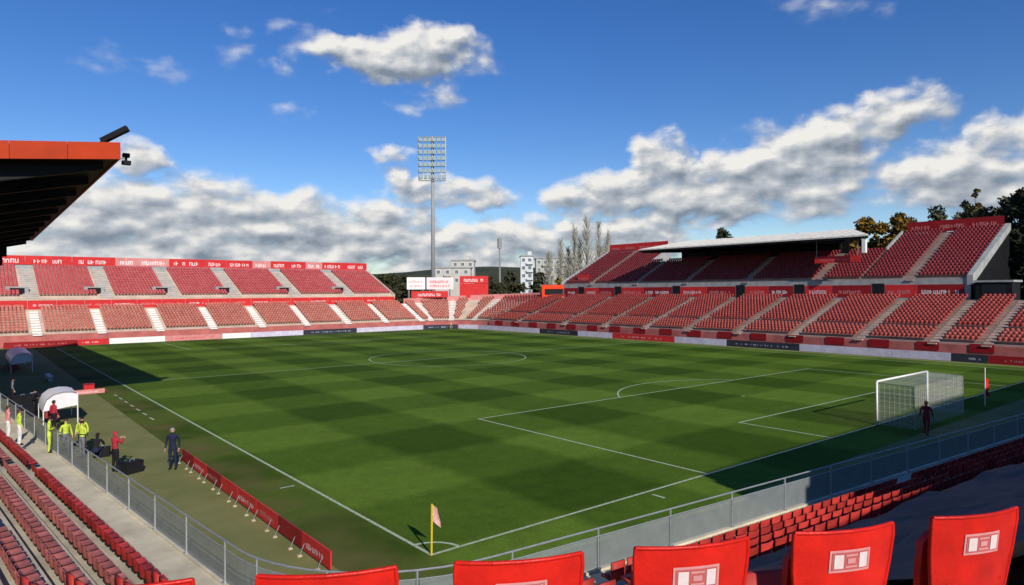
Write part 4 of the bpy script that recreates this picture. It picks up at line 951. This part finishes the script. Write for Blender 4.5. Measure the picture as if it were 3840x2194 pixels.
# ------------------------------------------------------------------ signs in the far corner
def sign(name, x0, y0, x1, y1, z0, z1, base, ink, label, lines, cat='sign', legs=3.0):
    a = Vector((x1 - x0, y1 - y0, 0)); w = a.length; a.normalize(); n = Vector((a.y, -a.x, 0))
    g = empty(name, ((x0 + x1) / 2, (y0 + y1) / 2, 0), label, cat)
    panel(g, 'panel', (x0, y0, z0), a, n, w, z1 - z0, base, ink, r, lines=lines, th=.25, mg=.14)
    for f in (.12, .88):
        p = Vector((x0, y0, 0)) + a * (w * f) - n * .4; mb = MB(); mb.box(p.x - .12, p.x + .12, p.y - .12, p.y + .12, 0, z1 - .2); local(g, mb).build('leg', M_STEEL, g)
    return g
sign('billboard', 66.6, 115.2, 70.6, 114.0, 8.3, 11.0, M_WHITE, M_PINK, 'white sign with faint pink lettering, left of the pair above the far corner', 2)
sign('billboard', 70.9, 113.9, 76.6, 111.6, 8.3, 11.0, M_PALE, M_RED, 'pale pink sign with red marks between the white sign and the red one', 2)
sign('billboard', 77.9, 111.0, 83.2, 107.2, 6.3, 9.6, M_RED, None, 'large plain red sign above the far corner, under a lettered strip', 1)
sign('billboard', 77.85, 110.9, 83.15, 107.1, 9.65, 11.3, M_RED, M_PALE, 'red strip with pale lettering on top of the large red sign', 1)
sign('billboard', 67.0, 114.0, 74.9, 111.2, 6.5, 7.9, M_RED, M_PALE, 'low red and white banner under the white and pink signs', 1)
scr = empty('video_screen', (88.6, 90.2, 6.3), 'orange framed screen with a dark face beside the end of the upper tier', 'screen')
a = Vector((.776, -.63, 0)); n = Vector((-.63, -.776, 0)); U = Vector((0, 0, 1))
for nm, c, hw, hh in (('frame_top', U * 2.35, 3.05, .45), ('frame_bottom', U * .3, 3.05, .35), ('frame_side', a * -2.75 + U * 1.275, .3, .62), ('frame_side', a * 2.6 + U * 1.275, .45, .62)):
    mb = MB(); mb.obox(c, a * hw, n * .25, U * hh); mb.build(nm, mat('orange_frame', (0.75, 0.06, 0.01), .5, .1, 2) if 'orange_frame' not in MATS else MATS['orange_frame'], scr)
mb = MB(); mb.obox(U * 1.275 - n * .1 - a * .15, a * 2.3, n * .06, U * .62); mb.build('screen_face', M_GLASS, scr)
for s in (-2, 2): mb = MB(); mb.obox(a * s - n * .4 - U * 2.6, a * .12, n * .12, U * 3.6); mb.build('leg', M_STEEL, scr)

# ------------------------------------------------------------------ background: hills, buildings, trees
def hills():
    mb = MB(); rr = random.Random(5); rows = []
    for i in range(9):
        f = i / 8; row = []
        for j in range(61):
            a = R(-25 + j * 2.4); d = 330 + f * 420
            hgt = (4 + 26 * math.sin(math.pi * min(1, f * 1.15) * .5) + 4 * math.sin(a * 9 + 1) * f + 2.5 * math.sin(a * 23) * f) * (1 if f > 0 else 0)
            row.append((math.sin(a) * d, math.cos(a) * d, hgt - .5))
        rows.append(row)
    mb.grid(rows); o = mb.build('hills', mat('hill_scrub', (0.052, 0.058, 0.026), .95, .5, .03), None, True); return tag(o, kind='structure')
hills()
def icos(mb, c, rx, rz, rr):
    nu, nv = 7, 5; rows = []
    for i in range(nv + 1):
        t = math.pi * i / nv; rows.append([(c[0] + rx * rr.uniform(.75, 1.2) * math.sin(t) * math.cos(2*math.pi*j/nu), c[1] + rx * rr.uniform(.75, 1.2) * math.sin(t) * math.sin(2*math.pi*j/nu), c[2] - rz * math.cos(t) * rr.uniform(.85, 1.1)) for j in range(nu)])
    mb.grid(rows, close=True)
def leaves(mb, c, rad, n, size, rr, flat=1.0):
    for _ in range(n):
        d = Vector((rr.gauss(0, 1), rr.gauss(0, 1), rr.gauss(0, 1) * flat)).normalized() * (rr.random() ** .4)
        p = Vector(c) + Vector((d.x * rad[0], d.y * rad[1], d.z * rad[2]))
        u = Vector((rr.gauss(0, 1), rr.gauss(0, 1), rr.gauss(0, 1))).normalized(); w = u.orthogonal().normalized(); s = size * rr.uniform(.6, 1.3)
        mb.quad(p - u * s - w * s * .6, p + u * s - w * s * .6, p + u * s + w * s * .6, p - u * s + w * s * .6)
rr = random.Random(9); mb = MB()
for _ in range(620):
    a = R(rr.uniform(22, 50)); d = rr.uniform(345, 430); f = (d - 330) / 420
    z = 4 + 26 * math.sin(math.pi * min(1, f * 1.15) * .5) * .85
    s = rr.uniform(2.5, 5.0); leaves(mb, (math.sin(a) * d, math.cos(a) * d, z - 2 + s * .4), (s, s, s * .8), 26, .9, rr)
tag(mb.build('hillside_wood', mat('wood_foliage', (0.060, 0.066, 0.028), .9, .5, .12, col2=(0.026, 0.032, 0.014))), 'dark wooded hillside beyond the far corner of the ground', 'wood', kind='stuff')
M_BARK = mat('bark', (0.09, 0.07, 0.05), .95, .4, 3); M_PBARK = mat('pale_bark', (0.30, 0.28, 0.22), .9, .3, 2)
def tree(x, y, h, cr, label, col, col2, seed, trunk_f=.3, n=46, lf=60, shape='round', leaf=.34, base=0.0, group=None, bark=None):
    t = empty('tree', (x, y, base), label, 'tree', group); rr = random.Random(seed)
    mb = MB(); tr = .018 * h + .1; top = h * (.93 if shape == 'cone' else .62); p = Vector((0, 0, 0)); seg_n = 6
    for i in range(seg_n):
        q = Vector((rr.uniform(-.15, .15), rr.uniform(-.15, .15), top * (i + 1) / seg_n)); mb.tube(p, q, tr * (1 - i / seg_n) + .04, tr * (1 - (i + 1) / seg_n) + .04, 7, cap=False); p = q
    cl = []
    for i in range(n):
        f = rr.random()
        if shape == 'cone': z = h * (trunk_f + (1 - trunk_f) * f); rad = cr * (1 - f) * rr.uniform(.45, 1.0) + .15
        elif shape == 'column': z = h * (trunk_f + (1 - trunk_f) * f); rad = cr * math.sin(math.pi * min(.97, max(.06, f))) ** .5 * rr.uniform(.3, 1)
        else: z = h * (trunk_f + (1 - trunk_f) * f); rad = cr * math.sqrt(max(.05, 1 - (2 * f - .9) ** 2)) * rr.uniform(.35, 1.0)
        a = rr.uniform(0, 2 * math.pi); c = Vector((math.cos(a) * rad, math.sin(a) * rad, z)); cl.append(c)
        if i % 2 == 0: s0 = Vector((0, 0, max(h * trunk_f * .8, min(top, z - rad * .6)))); mb.tube(s0, c, tr * .28, .03, 5, cap=False)
    mb.build('trunk', bark or M_BARK, t, True)
    mb = MB()
    for c in cl:
        s = cr * rr.uniform(.22, .40); leaves(mb, c, (s, s, s * .75), lf, leaf, rr)
    m = mat('foliage_%d' % seed, col, .9, .5, .6, col2=col2); mb.build('crown', m, t); return t
GOLD, GOLD2 = (0.30, 0.155, 0.018), (0.13, 0.085, 0.014)
tree(110, 35.5, 19.2, 4.0, 'golden autumn tree behind the stand, just right of the pale roof', GOLD, GOLD2, 31, .2, base=0)
tree(110.5, 30.0, 19.6, 3.6, 'second golden autumn tree, left of the upper dark red banners', (0.33, 0.16, 0.016), GOLD2, 32, .2)
tree(113, 38.5, 17.8, 2.6, 'greenish autumn tree showing above the end of the pale roof', (0.17, 0.13, 0.03), (0.08, 0.07, 0.02), 33, .2)
DK, DK2 = (0.030, 0.034, 0.016), (0.012, 0.015, 0.008)
tree(124, 24.5, 22.5, 2.4, 'dark conical conifer behind the dark red banners', (0.045, 0.055, 0.035), DK2, 34, .15, shape='cone')
tree(128, 24.0, 25.0, 1.3, 'slim yellowish poplar standing above the dark red banners', (0.20, 0.15, 0.04), (0.10, 0.08, 0.03), 35, .2, shape='column', leaf=.28)
tree(124, 19.8, 21.0, 2.2, 'small yellow green tree between the poplar and the dark trees', (0.13, 0.12, 0.03), (0.06, 0.06, 0.02), 39, .2)
tree(109.0, 12.4, 21.5, 3.6, 'large dark evergreen at the right edge behind the stand end', DK, DK2, 36, .08, 80, 70, leaf=.4)
tree(113.0, 9.0, 24.5, 4.4, 'tallest dark evergreen beyond the right edge of the stand', DK, DK2, 37, .08, 80, 70, leaf=.4)
tree(107.0, 9.5, 17.0, 4.0, 'lower dark evergreen in front of the tall ones at the right edge', DK, DK2, 38, .05, 80, 70, leaf=.4)
for i, (x, y, h, cr, c1, c2, lb, sh) in enumerate((
    (107.5, 31.8, 18.2, 3.6, GOLD, GOLD2, 'bright golden tree low between the pale roof and the seats beside it', 'round'),
    (108.5, 28.6, 18.6, 3.0, (0.24, 0.13, 0.02), GOLD2, 'brownish autumn tree at the left end of the dark red banners', 'round'),
    (116, 31.0, 20.2, 2.8, (0.17, 0.14, 0.05), (0.09, 0.08, 0.03), 'thin olive tree rising left of the dark red banners', 'column'),
    (114, 25.4, 20.8, 3.2, (0.10, 0.105, 0.06), (0.05, 0.052, 0.03), 'grey green conifer above the left part of the dark red banners', 'cone'),
    (116, 21.6, 21.4, 2.8, (0.15, 0.125, 0.05), (0.08, 0.07, 0.03), 'brownish slim tree above the middle of the dark red banners', 'column'),
    (113, 18.4, 20.2, 3.0, (0.12, 0.11, 0.04), (0.06, 0.055, 0.025), 'dull yellow tree above the right part of the dark red banners', 'round'),
    (112, 15.6, 21.0, 3.0, (0.05, 0.052, 0.026), DK2, 'dark tree above the right end of the dark red banners', 'cone'))):
    tree(x, y, h, cr, lb, c1, c2, 80 + i, .2, 50, 55, shape=sh, leaf=.26)
tree(123.4, 72.0, 21.3, 3.2, 'dark rounded tree top just showing above the middle of the pale roof', (0.06, 0.062, 0.03), DK2, 40, .2)
def bare_poplar(x, y, h, seed, label):
    t = empty('poplar', (x, y, 0), label, 'tree', 'bare poplars behind the far corner'); rr = random.Random(seed); mb = MB(); mb.tube((0, 0, 0), (0, 0, h), .30, .03, 6, cap=False); mb.build('trunk', M_PBARK, t, True)
    mb = MB()
    for i in range(170):
        z = h * (.16 + .80 * rr.random()); a = rr.uniform(0, 6.283); ln = (h - z) * .30 + rr.uniform(.7, 1.8); d = Vector((math.cos(a) * .42, math.sin(a) * .42, 1)).normalized()
        p = Vector((0, 0, z)); q = p + d * ln; mb.tube(p, q, .06, .02, 3, cap=False)
        for _ in range(3):
            b = p + d * ln * rr.uniform(.3, .9); a2 = rr.uniform(0, 6.283); mb.tube(b, b + Vector((math.cos(a2) * .35, math.sin(a2) * .35, .9)) * rr.uniform(.5, 1.0), .03, .012, 3, cap=False)
    mb.build('crown', M_PBARK, t); return t
for i, (x, y, h, lb) in enumerate(((105.8, 107.0, 20.5, 'bare pale poplar farthest left in the row behind the screen'), (108.5, 104.8, 24, 'bare pale poplar, second from the left in the row'), (110.9, 102.9, 26.5, 'tallest bare poplar in the row behind the far corner'), (113.2, 101.0, 25, 'bare pale poplar right of the tallest one'), (114.9, 99.6, 22.5, 'bare pale poplar nearest the side stand'), (112, 106.5, 21, 'bare pale poplar standing behind the others'), (109.6, 108.2, 18.5, 'short bare poplar behind the second of the row'), (116.4, 103.8, 20.0, 'bare poplar half hidden behind the end of the side stand'), (103.8, 109.2, 17.0, 'low bare poplar in front of the grey apartment block'))):
    bare_poplar(x, y, h, 50 + i, lb)
tree(107.6, 103.6, 12.0, 1.2, 'dark slim cypress among the bare poplars', (0.035, 0.042, 0.022), DK2, 61, .05, shape='column')
tree(92.5, 93.6, 10.5, 1.1, 'yellowing young tree beside the orange framed screen', (0.24, 0.17, 0.02), GOLD2, 62, .2, lf=30)
for i, (x, y, h, c2) in enumerate(((70, 130, 12.8, 3.4), (76, 132, 12.0, 3.2), (66.8, 128, 11.5, 2.6), (94, 121, 11.5, 3.0), (99, 118, 12.5, 3.2), (104, 113, 12.2, 2.8), (91.5, 112.5, 9.5, 2.4), (97, 106, 9.0, 2.4))):
    lbs = ('dark tree right of the end of the far stand, behind the white sign', 'dark tree behind the white sign at the foot of the floodlight tower', 'low dark tree against the end wall of the far stand', 'olive tree right of the large red sign', 'olive tree left of the white building', 'dark olive tree in front of the white building', 'low olive tree between the red sign and the screen', 'low olive tree just behind the orange screen')
    tree(x, y, h, c2, lbs[i], (0.070, 0.068, 0.030), (0.026, 0.030, 0.013), 70 + i, .1, 44, 50)
def building(x, y, rz, w, d, h, label, wall, floors, bays, seed, roofm=None):
    g = empty('apartment_building', (x, y, 0), label, 'building', None, rz); rr = random.Random(seed)
    mb = MB(); mb.box(-w/2, w/2, 0, d, 0, h); mb.build('wall', wall, g)
    mb = MB(); mb.box(-w/2 - .3, w/2 + .3, -.3, d + .3, h + .002, h + .5); ro = mb.build('roof', roofm or M_CONCG, g)
    mb = MB(); mb.box(w * .1, w * .1 + 1.6, d * .4, d * .4 + 1.6, h + .502, h + 2.2); mb.build('chimney', wall, ro)
    for f in range(floors):
        for b in range(bays):
            z = h - (floors - f) * 3.0 + .9; xx = -w/2 + w * (b + .5) / bays
            mb = MB(); mb.box(xx - .75, xx + .75, -.10, -.003, z, z + 1.5); fr = mb.build('window', M_WHITE, g)
            mb = MB(); mb.box(xx - .62, xx + .62, -.13, -.102, z + .12, z + 1.38); mb.build('pane', M_PANE, fr)
            if b % 3 == 1: mb = MB(); mb.box(xx - 1.2, xx + 1.2, -1.1, -.004, z - .95, z - .75); mb.box(xx - 1.2, xx + 1.2, -1.1, -1.02, z - .75, z + .1); mb.build('balcony', wall, g)
    return g
M_BW = mat('white_render', (0.60, 0.61, 0.60), .8, .1, .5); M_BG = mat('grey_green_render', (0.38, 0.39, 0.34), .85, .15, .4); M_BB = mat('beige_render', (0.50, 0.47, 0.42), .85, .12, .4)
building(157.5, 181.0, R(-39.1), 4.7, 12, 21.0, 'narrow white apartment block behind the far corner', M_BW, 6, 2, 1)
building(173.8, 181.0, R(-39.1), 17.5, 12, 20.6, 'wide grey apartment block behind the bare poplars', M_BG, 6, 7, 2)
building(130, 191, R(-39.1), 13.5, 9, 16.3, 'pale low house on the hillside above the signs', M_BB, 2, 4, 3)
building(146, 207, R(-39.1), 9, 9, 20.0, 'small beige house beside the slim mast', M_BB, 2, 3, 4)
tm = empty('telecom_mast', (161.8, 203.2, 0), 'slim mast with a dark antenna head on the skyline', 'mast')
mb = MB(); mb.tube((0, 0, 0), (0, 0, 30), .45, .25, 8); mb.build('pole', M_PBARK, tm)
for i in range(6): a = i * math.pi / 3; mb = MB(); mb.obox((math.cos(a) * .8, math.sin(a) * .8, 27.5), (math.cos(a) * .12, math.sin(a) * .12, 0), (-math.sin(a) * .3, math.cos(a) * .3, 0), (0, 0, 2.0)); mb.build('antenna', M_CONCG, tm)
mb = MB(); mb.tube((0, 0, 25.4), (0, 0, 25.6), 1.0, n=10); mb.build('platform', M_STEEL, tm)
